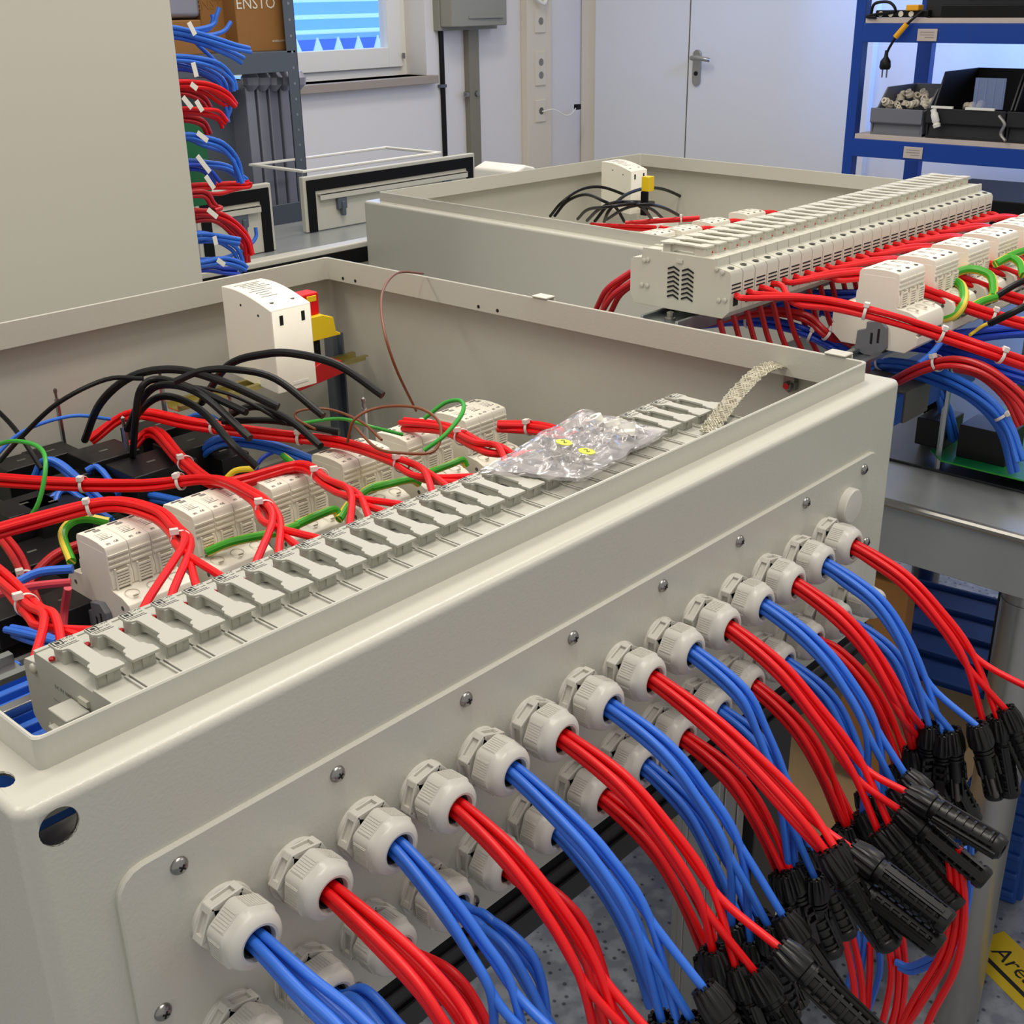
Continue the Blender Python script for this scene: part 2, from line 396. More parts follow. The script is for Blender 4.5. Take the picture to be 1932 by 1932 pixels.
# trim by the corner and the double door on the right wall
struct(MB().box((XW-16, wy-300, FZ), (XW, wy-8, top_z)), 'trim_1', 'trim_paint', 2)
yc = at(1297, 200, x=XW-30).y; y0 = at(1128, 200, x=XW-30).y; y1 = at(1612, 200, x=XW-30).y
d1 = thing('door_1', None, None, (XW-30, yc, FZ)); d1['kind'] = 'structure'
MB().box((XW-34, yc+4, FZ), (XW, y0+20, 1000)).build('leaf', 'door_paint', d1, (XW-30, yc, FZ), 3)
d2 = thing('door_2', None, None, (XW-30, yc, FZ)); d2['kind'] = 'structure'; off = (XW-30, yc, FZ)
MB().box((XW-40, y1, FZ), (XW, yc-4, 1000)).build('leaf', 'door_paint', d2, off, 3)
MB().box((XW-44, y1-70, FZ), (XW, y1-4, 1000)).build('frame', 'door_paint', d2, off, 3)
MB().box((XW-35, yc-4, FZ), (XW-20, yc+4, 1000)).build('gap_seal', 'fuse_dark', d2, off)
h = at(1312, 118, x=XW-80)
ply = h.y+14
m = MB(); m.prism([(ply+22*math.cos(t), h.z-25+(22*math.sin(t)+(58 if math.sin(t) > 0 else -58))) for t in [i*PI/12 for i in range(24)]], 0, XW-52, XW-40)
ph = m.build('handle_plate', 'alu', d2, off, 2)
m = MB(); m.lathe([(12, 0), (11, 44)], align((XW-50, ply, h.z+20), (-1, 0, 0)), 14)
m.tube([(XW-96, ply+2, h.z+20), (XW-98, ply-30, h.z+22), (XW-94, ply-78, h.z+16), (XW-82, ply-92, h.z+12)], 10, 12)
m.build('handle', 'alu', ph, off)
m = MB(); m.lathe([(10, 0), (10, 6)], align((XW-50, ply, h.z-50), (-1, 0, 0)), 12); m.build('lock', 'dark_hole', ph, off)
# ------------------------------------------------------------------ tables
# steel table on the right, carrying the second assembly
tx0, ty0 = 934, -420; TZ = -200
tb = thing('steel_table', 'steel work table with round aluminium legs, right of the near enclosure', 'table', (1500, 300, FZ)); off = (1500, 300, FZ)
MB().box((925, -900, TZ-5), (2100, 1400, TZ)).build('table_top', 'table_steel', tb, off, 2)
MB().tube([(926, -900, TZ-3), (926, 1400, TZ-3)], 4.5, 10, smooth=False).build('edge_roll', 'alu', tb, off)
MB().box((928, -900, TZ-64), (932, 1400, TZ-5)).build('apron', 'table_steel', tb, off, 1)
lg = at(1850, 1640, x=985)
for (x, y_) in ((985, lg.y), (985, 900), (2000, lg.y), (2000, 900)):
    l = MB().lathe([(24, 0), (24, 640)], Matrix.Translation((x, y_, FZ)), 24).build('leg', 'alu', tb, off)
    MB().lathe([(25, 400), (25, 560)], Matrix.Translation((x, y_, FZ)), 24).build('sleeve', 'table_steel' if x > 1000 else 'alu', l, off)
zm = MB().box((at(1932, 932, z=TZ).x, -700, TZ), (1900, 480, TZ+3)); top(zm, 'rubber_mat', 'mat_dark', 'dark rubber mat lying on the steel table', 'mat', bev=1)
# work cart under the near enclosure
ct = thing('cart', 'black framed cart with aluminium profile legs under the near enclosure', 'cart', (340, 330, FZ)); off = (340, 330, FZ)
MB().box((8, 4, -212), (690, 660, -200.5)).build('deck_mat', 'black_matte', ct, off, 1)
MB().box((4, 2, -246), (700, 22, -212)).build('front_rail', 'frame_dark', ct, off, 1.5)
MB().box((4, 2, -225), (700, 0, -223)).build('groove', 'black_matte', ct, off)
MB().box((4, 640, -246), (700, 660, -212)).build('rear_rail', 'frame_dark', ct, off, 1.5)
MB().box((680, 22, -246), (700, 640, -212)).build('side_rail', 'frame_dark', ct, off, 1.5)
def profile_leg(x, y_, s=20):
    m = MB(); m.box((x-s, y_-s, FZ), (x+s, y_+s, -246))
    for k in (-.5, .5):
        m.box((x-s-1.5, y_+k*s-3, FZ), (x-s, y_+k*s+3, -246)).box((x+k*s-3, y_-s-1.5, FZ), (x+k*s+3, y_-s, -246))
    return m
for (x, y_) in ((560, 60), (30, 60), (30, 620), (670, 620)): profile_leg(x, y_).build('leg', 'alu', ct, off, 1.5)
MB().box((600, 40, FZ), (650, 90, -246)).build('leg', 'frame_dark', ct, off, 1.5)
# things on the floor and under the tables
q = at(1480, 1400, z=-700)
def boxat(name, m, u0, v0, x, y_, z, sx, sy, sz, label, cat, rz=0, bev=3):
    p = at(u0, v0, z=z)
    mb = MB().box((-sx/2, -sy/2, -sz), (sx/2, sy/2, 0))
    o = mb.build(name, m, None, (0, 0, -sz), bev); o.location = Vector((p.x, p.y, z-sz))*U; o.rotation_euler = (0, 0, rz)
    return tag(o, label, cat)
boxat('wooden_box', 'wood', 1545, 1400, 0, 0, -560, 420, 300, 60, 'pale wooden box top seen between the front cables', 'box', .1)
boxat('white_board', 'white_plastic', 1560, 1540, 0, 0, -640, 520, 60, 30, 'white panel edge below the wooden box', 'panel', .25)
bc = at(1800, 1235, z=-640)
cr = thing('folding_crate', 'blue folding crate wrapped in film under the steel table', 'crate', (bc.x, bc.y, FZ), .12)
MB().box((-240, -180, 0), (240, 180, 200)).build('body', 'crate_blue', cr, None, 6)
for i in range(6): MB().box((-246, -176, 14+i*30), (246, 176, 24+i*30)).build('rib', 'crate_blue', cr, None, 3)
for i in range(7): MB().box((-236+i*76, -186, 8), (-226+i*76, 186, 206)).build('rib', 'crate_blue', cr, None, 3)
boxat('cardboard_box', 'cardboard', 1672, 1085, 0, 0, -300, 30, 60, 240, 'brown cardboard box behind the far end of the near enclosure', 'box', .1)
bs = at(1760, 1190, z=-640)
st = thing('stool', 'stool base with a chrome column under the steel table', 'stool', (bs.x+240, bs.y+120, FZ)); off = (0,0,0)
MB().lathe([(24, 30), (24, 420)], None, 20).build('column', 'steel', st)
MB().lathe([(90, 420), (150, 440), (150, 470), (140, 480), (.1, 480)], None, 28).build('seat', 'black', st)
for k in range(5): MB().prism([(20, 20), (190, 8), (190, 26), (20, 50)], 1, -14, 14, Matrix.Rotation(k*2*PI/5, 4, 'Z')).build('foot', 'steel', st)
# dark posts behind the aluminium leg
pc = at(1905, 1300, x=1400)
pr_ = thing('steel_post', 'dark square steel post behind the steel table leg', 'post', (1400, pc.y, FZ)); off = (1400, pc.y, FZ)
MB().box((1385, pc.y-32, FZ), (1415, pc.y+32, TZ-64)).build('tube', 'frame_dark', pr_, off, 2)
MB().box((1380, pc.y-44, FZ), (1384, pc.y-34, TZ-64)).build('strip', 'alu', pr_, off, 1)
# floor tape with lettering
a, b = at(1886, 1768, z=FZ), at(1932, 1812, z=FZ)
tp = thing('floor_tape', 'yellow floor marking tape with black lettering at lower right', 'tape', (a.x, a.y, FZ)); d = Vector((b.x-a.x, b.y-a.y, 0)).normalized(); ang = math.atan2(d.y, d.x)
tp.rotation_euler = (0, 0, ang)
MB().box((-6, -58, 0), (420, 12, .8)).build('strip', 'yellow', tp)
text('Area 5S', 34, 'print', tp, (70, -18, 1.0)); MB().box((14, -44, .8), (300, -38, 1.1)).build('underline', 'print', tp)
# ------------------------------------------------------------------ blue shelving by the right wall
sx = 3900; K = lambda u, v, dx=0: at(u, v, x=sx+dx)
ypost = K(1612, 150).y
zt, zb = K(1700, 62).z, K(1700, 284).z
yr = K(1932, 60).y-700
sh = thing('shelving', 'blue metal shelving unit with pale boards by the white door', 'shelf', (sx+250, (ypost+yr)/2, FZ)); off = (sx+250, (ypost+yr)/2, FZ)
MB().box((sx, ypost-18, FZ), (sx+40, ypost+18, 900)).build('post', 'rack_blue', sh, off, 2)
MB().box((sx, yr-18, FZ), (sx+40, yr+18, 900)).build('post', 'rack_blue', sh, off, 2)
MB().box((sx+520, ypost-28, FZ), (sx+560, ypost+28, 900)).build('post', 'rack_blue', sh, off, 2)
MB().box((sx+520, yr-28, FZ), (sx+560, yr+28, 900)).build('post', 'rack_blue', sh, off, 2)
DZ = {}
for nm, z in (('upper', zt), ('lower', zb), ('low', zb-420)):
    hb = 30
    MB().box((sx-4, yr, z-hb), (sx+10, ypost-18, z+hb)).build('beam', 'rack_blue', sh, off, 2)
    MB().box((sx+550, yr, z-hb), (sx+560, ypost-18, z+hb)).build('beam', 'rack_blue', sh, off, 2)
    MB().box((sx+6, ypost-28, z-hb), (sx+554, ypost-18, z+hb)).build('end_beam', 'rack_blue', sh, off, 2)
    MB().box((sx-2, yr+2, z+hb), (sx+556, ypost-22, z+hb+16)).build('board', 'shelf_board', sh, off, 1)
    DZ[nm] = z+hb+16
for u, v, nm in ((1751, 66, 'upper'), (1724, 288, 'lower')):
    q = K(u, v)
    l = top(MB().box((sx-8, q.y-34, q.z-19), (sx-4, q.y+34, q.z+19)), 'shelf_label', 'shelf_board', 'pale paper label on the %s blue shelf beam' % nm, 'label', bev=1.5)
    for i in range(3): MB().box((sx-8.6, q.y-24, q.z+8-i*8), (sx-8, q.y+(24 if i < 2 else 8), q.z+9.5-i*8)).build('print_line', 'print_grey', l, (q.x-q.x+sum([sx-8, sx-4])/2, q.y, q.z-19))
# bins
def bin_(u0, u1, z, h, hf, depth, m, label, lip=True):
    ya, yb = K(u0, 230).y, K(u1, 230).y
    t = thing('storage_bin', label, 'bin', (sx+20, (ya+yb)/2, z)); off = (sx+20, (ya+yb)/2, z); wl = 7
    prof = [(sx+16, z), (sx+depth, z), (sx+depth, z+h), (sx+110, z+h), (sx+50, z+hf), (sx+8, z+hf-6), (sx+12, z+30)]
    for y_ in (ya, yb+wl): MB().prism(prof, 1, y_-wl, y_).build('side_wall', m, t, off, 1.5)
    MB().box((sx+depth-wl, yb, z), (sx+depth, ya, z+h)).build('back_wall', m, t, off, 1.5)
    MB().box((sx+14, yb, z), (sx+depth, ya, z+8)).build('base', m, t, off)
    MB().prism([(sx+2, z+hf), (sx+10, z+hf), (sx+12, z+hf-52), (sx+2, z+hf-46)], 1, yb, ya).build('front_lip', m, t, off, 2)
    MB().prism([(sx+14, z), (sx+22, z), (sx+30, z+hf-48), (sx+20, z+hf-48)], 1, yb+8, ya-8).build('front_wall', m, t, off, 1)
    return t, off, ya, yb
zl = DZ['lower']
g_, off_, ya, yb = bin_(1640, 1738, zl, 150, 88, 330, 'bin_grey', 'grey plastic storage bin heaped with pale fittings on the lower blue shelf')
random.seed(11)
for i in range(26):
    p = Vector((sx+50+random.random()*150, yb+16+random.random()*(ya-yb-36), zl+62+random.random()*10+(i//9)*12)); p.z += (p.x-sx)*.15
    r = 9+random.random()*6; mtx = align(p, (random.uniform(-1, .2), random.uniform(-.6, .6), random.uniform(.1, 1)))
    mb = MB().lathe([(r*.5, 0), (r, 1), (r, r*.7), (r*.7, r), (r*.7, r*1.6), (r*.35, r*1.6), (r*.35, 2)], mtx, 14)
    top(mb, 'fitting', 'trim_paint', 'pale plastic fitting heaped in the grey bin on the shelf', 'fitting', 'pale fittings in the grey bin')
b_, off_, ya, yb = bin_(1745, 1895, zl, 205, 96, 380, 'bin_black', 'black plastic storage bin with a clear divider on the lower blue shelf')
ym = (ya*.35+yb*.65)
MB().box((sx+60, ym-58, zl+96), (sx+64, ym+44, zl+192)).build('clear_front', 'clear', b_, off_, 1)
for k in range(4): MB().box((sx+58, ym-52+k*28, zl+98), (sx+60, ym-49+k*28, zl+190)).build('divider_rib', 'clear', b_, off_)
for (a, b) in ((ya-16, ya-90), (ym+40, ym-56)): MB().box((sx-2, b, zl+96), (sx+8, a, zl+104)).build('label_strip', 'white_plastic', b_, off_, 1)
mb = MB().lathe([(11, 0), (13, 10), (9, 14), (12, 20), (12, 44), (9, 50), (10, 60), (2, 62)], Matrix.Translation((sx-16, ya-52, zl+38)) @ Matrix.Rotation(-.35, 4, 'X'), 14)
top(mb, 'white_clip', 'white_plastic', 'white plastic clip hanging over the front of the black bin', 'clip')
for i in range(7):
    p = (sx+70+random.random()*120, ya-60-random.random()*70, zl+80+random.random()*22)
    top(MB().lathe([(4, 0), (14, 5), (13, 20), (3, 26)], align(p, (random.uniform(-1, 1), random.uniform(-1, 1), 1)), 10), 'fitting', 'trim_paint', 'pale plastic part lying inside the black bin', 'fitting', 'pale parts in the black bin')
b2, off_, ya, yb = bin_(1898, 2040, zl, 205, 96, 380, 'bin_black', 'black plastic storage bin cut by the right edge of the photo')
top(MB().tube([(sx-12, ya+20, zl+84), (sx-20, ya-4, zl+60), (sx-14, ya+6, zl+30), (sx-20, ya-14, zl+10)], 5, 8), 'wire_hook', 'alu', 'bright bent wire hook hanging on the black bin at right', 'hook')
# black case with a pale handle bar and the power strip on the upper shelf
zu = DZ['upper']; ya = K(1738, 20).y; yb = K(1930, 20).y
cs = thing('equipment_case', 'black equipment case with a pale handle bar on the upper blue shelf', 'case', (sx+200, (ya+yb)/2, zu)); off = (sx+200, (ya+yb)/2, zu)
MB().box((sx+30, yb, zu), (sx+440, ya, zu+130)).build('lower_shell', 'bin_black', cs, off, 6)
MB().box((sx+30, yb, zu+134), (sx+440, ya, zu+300)).build('upper_shell', 'bin_black', cs, off, 6)
MB().box((sx+16, yb-10, zu), (sx+32, ya-60, zu+38)).build('foot_rail', 'black', cs, off, 3)
q0, q1 = K(1826, 8).y, K(1914, 8).y
MB().box((sx+14, q1, zu+62), (sx+26, q0, zu+84)).build('handle_bar', 'white_plastic', cs, off, 4)
for yy in (q0+6, q1-6): MB().lathe([(12, 0), (9, 12)], align((sx+30, yy, zu+66), (-1, 0, 0)), 12).build('bracket', 'steel', cs, off)
y0_, y1_ = K(1640, 30).y, K(1750, 30).y
ps = thing('power_strip', 'black power strip and coiled cord with yellow tape on the upper blue shelf', 'power strip', (sx+20, (y0_+y1_)/2, zu)); off = (sx+20, (y0_+y1_)/2, zu)
MB().box((sx+2, y1_, zu+2), (sx+32, y0_-20, zu+24), None).build('strip', 'black', ps, off, 4)
for k in range(4): MB().lathe([(9, 0), (9, 1)], align((sx+2, y0_-40-k*36, zu+12), (-1, 0, 0)), 14).build('socket', 'trim_paint', ps, off)
MB().box((sx-6, K(1725, 0).y-20, zu+22), (sx+34, K(1725, 0).y+24, zu+40)).build('tape', 'orange', ps, off, 3)
MB().tube([(sx, y0_-6, zu+10), (sx-8, y0_-20, zu+44), (sx-4, y0_-70, zu+48), (sx, y0_-90, zu+20), (sx-6, y0_-20, zu+10), (sx-8, y0_+4, zu+4), (sx-8, y0_-30, zu+2)], 5, 8).build('cord', 'black', ps, off)
A_, B_ = K(1712, 45, -20), K(1692, 68, -24); C_ = K(1678, 90, -24); D_ = K(1671, 128, -24)
MB().tube([(sx-4, A_.y-40, zu+22), A_, B_, C_, K(1672, 104, -24)], 4.2, 8).build('cord', 'black', ps, off)
dd = B_-A_; MB().lathe([(9, 0), (9, dd.length*1.1)], align(A_+Vector((-3, 0, 0)), dd), 10).build('tape', 'orange', ps, off)
pl = MB().lathe([(5, 0), (7, 20), (17, 34), (19, 52), (15, 60), (3, 60)], align(K(1673, 95, -24), (0, 0, -1)), 16).build('plug', 'black', ps, off)
for dy in (-8, 8): MB().lathe([(2.8, 60), (2.8, 86)], align(K(1673, 95, -24)+Vector((0, dy, 0)), (0, 0, -1)), 8).build('prong', 'steel', pl, off)
# dark box standing on the low shelf, only its top in view
boxat('dark_box', 'black_matte', 1925, 362, 0, 0, -150, 300, 330, 160, 'black box behind the far end of the fuse row at right', 'box', .05)
# ------------------------------------------------------------------ grey rack with cardboard boxes, left background
rd = 2800
r0 = at(563, 250, d=rd); rx, ry = r0.x, r0.y
rk = thing('steel_rack', 'grey steel rack with perforated post left of the window', 'rack', (rx-400, ry+200, FZ)); off = (rx-400, ry+200, FZ)
po = MB().box((rx-14, ry, FZ), (rx+16, ry+3, 900)).box((rx+13, ry, FZ), (rx+16, ry+34, 900)).build('post', 'rack_grey', rk, off, 1)
for i in range(28): MB().lathe([(3.2, 0), (3.2, .6)], align((rx+1, ry, -420+i*34), (0, -1, 0)), 8).build('slot_hole', 'zinc', po, off)
zs = at(500, 118, y=ry).z
MB().box((rx-1150, ry-2, zs-22), (rx-14, ry+4, zs+22)).build('shelf_lip', 'rack_grey', rk, off, 1)
MB().box((rx-1150, ry, zs+18), (rx+10, ry+420, zs+22)).build('shelf_tray', 'rack_grey', rk, off)
MB().box((rx-1150, ry, zs-500), (rx+10, ry+420, zs-496)).build('shelf_tray', 'rack_grey', rk, off)
zs2 = at(575, 400, y=ry).z
MB().box((rx-800, ry-2, zs2-26), (rx-14, ry+4, zs2+26)).build('shelf_lip', 'rack_grey', rk, off, 1)
# cardboard boxes on the rack
def carton(u0, u1, vt, ytop, label, words=None, dz=420, d=300, yo=20, sz=20):
    a, b = at(u0, 100, y=ry+yo), at(u1, 100, y=ry+yo)
    t = thing('carton', label, 'box', ((a.x+b.x)/2, ry+yo+d/2, zs+22)); off = ((a.x+b.x)/2, ry+yo+d/2, zs+22)
    MB().box((a.x, ry+yo, zs+22), (b.x, ry+yo+d, zs+22+dz)).build('carton_body', 'cardboard', t, off, 3)
    MB().box(((a.x), ry+yo-.8, zs+22), (b.x, ry+yo, zs+23.5)).build('seam', 'fuse_dark', t, off)
    return t, a, b, off
t_, a, b, off = carton(452, 548, 0, 0, 'large brown cardboard box with white lettering on the grey rack beside the window', dz=330, yo=24)
q = at(477, 7, y=ry+23); text('ENSTO', 34, 'print_white', t_, (q.x-off[0]+8, 23.0-24-150, q.z-off[2]), (PI/2, 0, 0))
text('ensto.com', 9, 'print_white', t_, (b.x-off[0]-30, -151, 22), (PI/2, 0, 0))
t_, a, b, off = carton(386, 449, 0, 0, 'darker brown cardboard box left of the large one on the grey rack', dz=330, yo=70)
q = at(402, 9, y=ry+69); text('ENSTO', 30, 'cardboard', t_, (q.x-off[0], -151, q.z-off[2]), (PI/2, 0, 0))
t_, a, b, off = carton(300, 386, 0, 0, 'small brown box under a clear tub at the left end of the rack', dz=70, yo=30)
a, b = at(318, 40, y=ry+60), at(382, 40, y=ry+60)
top(MB().box((a.x, ry+60, zs+95), (b.x, ry+260, zs+280)), 'plastic_tub', 'film', 'pale translucent tub on top of the small box on the rack', 'tub', bev=12)
# plastic wrapped panels standing in the rack
for i in range(5):
    a = at(466+i*22, 150, y=ry+50); zt_ = a.z; x0 = a.x
    t = thing('wrapped_panel', 'grey panel in clear film standing upright in the rack, %s from the left' % ORD[i], 'panel', (x0+20, ry+200, zs-490), 0, 'wrapped panels in the rack'); off = (x0+20, ry+200, zs-490)
    MB().box((x0, ry+60, zs-490), (x0+26, ry+380, zt_)).build('panel', 'film', t, off, 3)
    MB().lathe([(6, 0), (20, 14), (22, 30), (12, 44)], Matrix.Translation((x0+14, ry+56, zt_-26)), 10).build('film_end', 'film', t, off)
    MB().box((x0+30, ry+80, zs-490), (x0+36, ry+380, zt_-14)).build('back_sheet', 'rack_grey', t, off, 1)
a = at(440, 200, y=ry+120)
top(MB().box((a.x-420, ry+120, zs-490), (a.x+30, ry+150, zs-60)), 'dark_board', 'rack_grey', 'dark grey flat panel standing behind the coiled wires in the rack', 'panel', bev=2)
for i in range(4):
    a = at(538+i*9, 440, y=ry+40)
    top(MB().box((a.x-8, ry+40, FZ), (a.x+8, ry+300, zs2-30)), 'upright_sheet', 'film', 'grey sheet standing on edge low in the rack', 'sheet', 'sheets standing low in the rack', bev=2)
# ------------------------------------------------------------------ enclosure doors leaning behind the boxes
def door_leaf(u0, v0, u1, v1, y_, hgt, label, lean=.12, sticker=False):
    a, b = at(u0, v0, y=y_), at(u1, v1, y=y_); W = (b-a).length
    zt = (a.z+b.z)/2; hgt = zt+201
    t = thing('enclosure_door', label, 'door', ((a.x+b.x)/2, y_, zt-hgt)); ang = math.atan2(b.y-a.y, b.x-a.x)
    t.rotation_euler = (-lean*0, 0, ang)
    h = W/2
    MB().box((-h, 0, 0), (h, 14, hgt)).build('leaf', 'powder_smooth', t, None, 2)
    g = MB()
    for q in (((-h+8, -3, hgt-32), (h-8, 0, hgt-8)), ((-h+8, -3, 0), (-h+30, 0, hgt-32)), ((h-30, -3, 0), (h-8, 0, hgt-32))): g.box(*q)
    g.build('gasket', 'black_matte', t, None)
    r = MB(); r.box((-h+36, -12, hgt-52), (h-36, -9, hgt-38)); r.box((-h+36, -12, hgt-42), (h-36, 0, hgt-38)); r.build('stiffener', 'powder_smooth', t, None, 1)
    for x in (-h+100, h-100):
        MB().box((x-14, -10, hgt-78), (x+12, 0, hgt-50)).box((x-5, -14, hgt-92), (x+5, -2, hgt-60)).build('lock', 'rack_grey', t, None, 3)
    if sticker: MB().box((-h+44, -.8, hgt-220), (-h+90, 0, hgt-140)).build('sticker', 'white_plastic', t)
    return t
door_leaf(570, 330, 895, 293, 1750, 520, 'open enclosure door with black seal leaning behind the back corner of the near enclosure', sticker=True)
door_leaf(366, 366, 510, 344, 1650, 520, 'enclosure door with black seal standing behind the red and blue looms')
a, b = at(572, 326, y=1790), at(782, 289, y=1790)
m = MB(); zt = (a.z+b.z)/2
for q in (((a.x, 1790, zt-6), (b.x+90, 1800, zt)), ((a.x, 1980, zt-6), (b.x+90, 1990, zt)), ((a.x, 1800, zt-6), (a.x+12, 1980, zt)), ((b.x+78, 1800, zt-6), (b.x+90, 1980, zt))): m.box(*q)
top(m, 'open_frame', 'white_plastic', 'pale open frame lying level behind the leaning door', 'frame', bev=2)
zt = at(560, 480, y=1230).z
dl = thing('enclosure_door', 'enclosure door standing on edge just behind the near enclosure, only its top edge in view', 'door', (900, 1240, -200)); off = (900, 1240, -200)
MB().box((600, 1230, -200), (1330, 1260, zt)).build('leaf', 'powder_smooth', dl, off, 3)
MB().box((600, 1226, zt-34), (1330, 1230, zt-9)).build('gasket', 'black_matte', dl, off)
MB().box((640, 1218, zt-64), (1320, 1230, zt-44)).build('stiffener', 'powder_smooth', dl, off, 2)
# back bench on which doors and second enclosure stand
bn = thing('workbench', 'grey workbench behind the near enclosure', 'bench', (1300, 1600, FZ)); off = (1300, 1600, FZ)
MB().box((-700, 690, -212), (910, 1415, -202)).build('bench_top', 'table_steel', bn, off, 2)
for (x, y_) in ((-660, 1380), (880, 1380), (-660, 900), (880, 760)): MB().box((x-20, y_-20, FZ), (x+20, y_+20, -212)).build('leg', 'frame_dark', bn, off, 2)
bn = thing('long_bench', 'long grey bench along the back, carrying the leaning doors', 'bench', (800, 1660, FZ)); off = (800, 1660, FZ)
MB().box((-700, 1420, -212), (2300, 1890, -202)).build('bench_top', 'table_steel', bn, off, 2)
for (x, y_) in ((-660, 1860), (2260, 1860), (-660, 1450), (2260, 1450)): MB().box((x-20, y_-20, FZ), (x+20, y_+20, -212)).build('leg', 'frame_dark', bn, off, 2)
# ------------------------------------------------------------------ enclosure
def enclosure(label, loc, W, D, H, rz, holes):
    t = thing('enclosure', label, 'enclosure', (loc[0], loc[1], loc[2]-H), rz)
    mb = MB(); prof = [(.5, 0), (0, .5), (0, H-4.6), (0, H-4)]+[(4-4*math.cos(q*PI/16), H-4+4*math.sin(q*PI/16)) for q in range(1, 8)]+[(4, H), (4.6, H), (19.2, H), (19.2, H+13.6), (19.8, H+14.3), (20.6, H+14.3), (21.2, H+13.6), (21.2, H-9), (19.4, H-9), (19.4, H-2), (2, H-2), (2, 2)]
    R = []
    for i, z in prof:
        rad = max(1.2, 7-i) if i < 19 else 3.5
        R.append(rrect(i, i, W-i, D-i, rad, z))
    mb.rings(R); b = mb.build('body', 'powder', t, sm=40)
    cutout(b, [h for h in holes])
    wn = b.modifiers.new('normals', 'WEIGHTED_NORMAL'); wn.keep_sharp = True; wn.weight = 50
    return t
def slot_z(x, y, z, lx, ly):
    return MB().box((x-lx/2, y-ly/2, z-1.5), (x+lx/2, y+ly/2, z+1.5))
W1, D1 = 693.6, 667
hole = MB().lathe([(8, -12), (8, 12)], Matrix.Translation((14.5, 0, 187.5)) @ Matrix.Rotation(PI/2, 4, 'X'), 28)
e1 = enclosure('large open light grey steel enclosure with rows of cable glands on its front', (0, 0, 0), W1, D1, 200, 0,
               [hole, MB().lathe([(4.2, 195), (4.2, 205)], Matrix.Translation((7.5, 26, 0)) @ Matrix.Scale(1.5, 4, (0, 1, 0)), 16)])
def pt(p): return (p[0], p[1], p[2]+200)          # world units to the enclosure's own frame
# gland plate with its screws
gp = MB(); R = []
for i, y in ((0, 0), (0, -1.6), (.9, -2.5)):
    R.append([(x, y, z+200) for (x, z, _) in rrect(30+i, -192+i, 664-i, -46-i, 13-i, 0)])
gp.rings(R); plate = gp.build('gland_plate', 'powder', e1, sm=25)
sm_ = MB(); sm_.lathe([(4.1, 0), (4.0, .8), (3.2, 1.9), (1.8, 2.6), (.05, 2.8)], Matrix.Rotation(PI/2, 4, 'X'), 20); screw_me = sm_.mesh('screw', 'steel')
cr = MB(); 
for a in (0, 1): cr.box((-1.7, -2.95, -.35), (1.7, -1.6, .35), Matrix.Rotation(a*PI/2, 4, 'Y'))
cross_me = cr.mesh('cross_recess', 'dark_hole')
spots = [(57.8+83.3*k, -56) for k in range(8)]+[(57.8+83.3*k, -185) for k in range(8)]+[(40.4, -121.8), (658, -120.8)]
for i, (x, z) in enumerate(spots):
    s = bpy.data.objects.new('screw', screw_me); C.objects.link(s); s.parent = plate; s.location = Vector((x, -2.5, z+200))*U; s.rotation_euler = (0, random.uniform(0, 1.5), 0)
    cc = bpy.data.objects.new('cross_recess', cross_me); C.objects.link(cc); cc.parent = s
# inside: mounting plate lying on the floor of the box
top(MB().box((30, 40, -190), (664, 630, -187)), 'mounting_plate', 'plate_zinc', 'grey metal mounting plate in the bottom of the near enclosure', 'plate')
# ------------------------------------------------------------------ glands
def hexr(a, R=1.0, flat=.905):
    b = ((a+PI/6) % (PI/3))-PI/6
    return min(1.0, flat/math.cos(b))
def gland_root(label, sc_=1.0, tip=1.0):
    t = thing('cable_gland', label, 'cable gland')
    Rx = Matrix.Rotation(PI/2, 4, 'X')          # +z of the lathe runs out of the plate, towards -y
    b = MB(); b.lathe([(15.2, 0), (15.2, 1.4), (14.6, 1.9)], Rx, 36)
    b.build('flange', 'gland', t)
    h = MB()
    for k in range(6):                          # hexagon with a pocket in every flat
        m = Rx @ Matrix.Rotation(k*PI/3+PI/6, 4, 'Z')
        w = 8.1; r0, r1 = 12.2, 14.2
        for (z0, z1, y0, y1) in ((1.5, 2.7, -w, w), (6.8, 8.2, -w, w), (2.7, 6.8, -w, -5), (2.7, 6.8, 5, w)):
            h.box((r0, y0, z0), (r1, y1, z1), m)
        h.box((4, -w+.8, 1.5), (12.4, w-.8, 8), m)
    h.build('hexagon', 'gland', t, bev=.25)
    c = MB(); f = lambda a, k: (hexr(a) if k < 5 else (hexr(a)+1)/2 if k == 5 else 1)
    c.lathe([(10.5, 7.5), (12.2, 9.2), (14.2, 9.6), (15.2, 10.2), (15.2, 20.4), (14.2, 21.4), (13.6, 23.6), (12.6, 25.4), (11, 26.7), (9.4, 27.2), (8.2, 26.9), (7.8, 25.5), (7.5, 20)], Rx, 48, rf=f, cap1=False)
    c.build('cap', 'gland', t, sm=28)
    p = MB()
    for k in range(6):
        m = Rx @ Matrix.Rotation(k*PI/3, 4, 'Z')
        p.box((12.8, -5, 10.9), (14.1, 5, 19.6), m)
        for j in range(7): p.box((13.9, -4.5+j*1.4, 11.3), (14.4, -3.8+j*1.4, 19.2), m)
    p.build('grip_rib', 'gland', t)
    s = MB(); s.lathe([(7.55, 19), (7.55, 24.5), (6.6, 24.8), (5.4, 21), (.1, 20.5)], Rx, 28); s.build('seal', 'seal', t)
    return t
g0 = gland_root('x')
GX = lambda k: 74+39.3*(k-1)
COL = {}
first = True
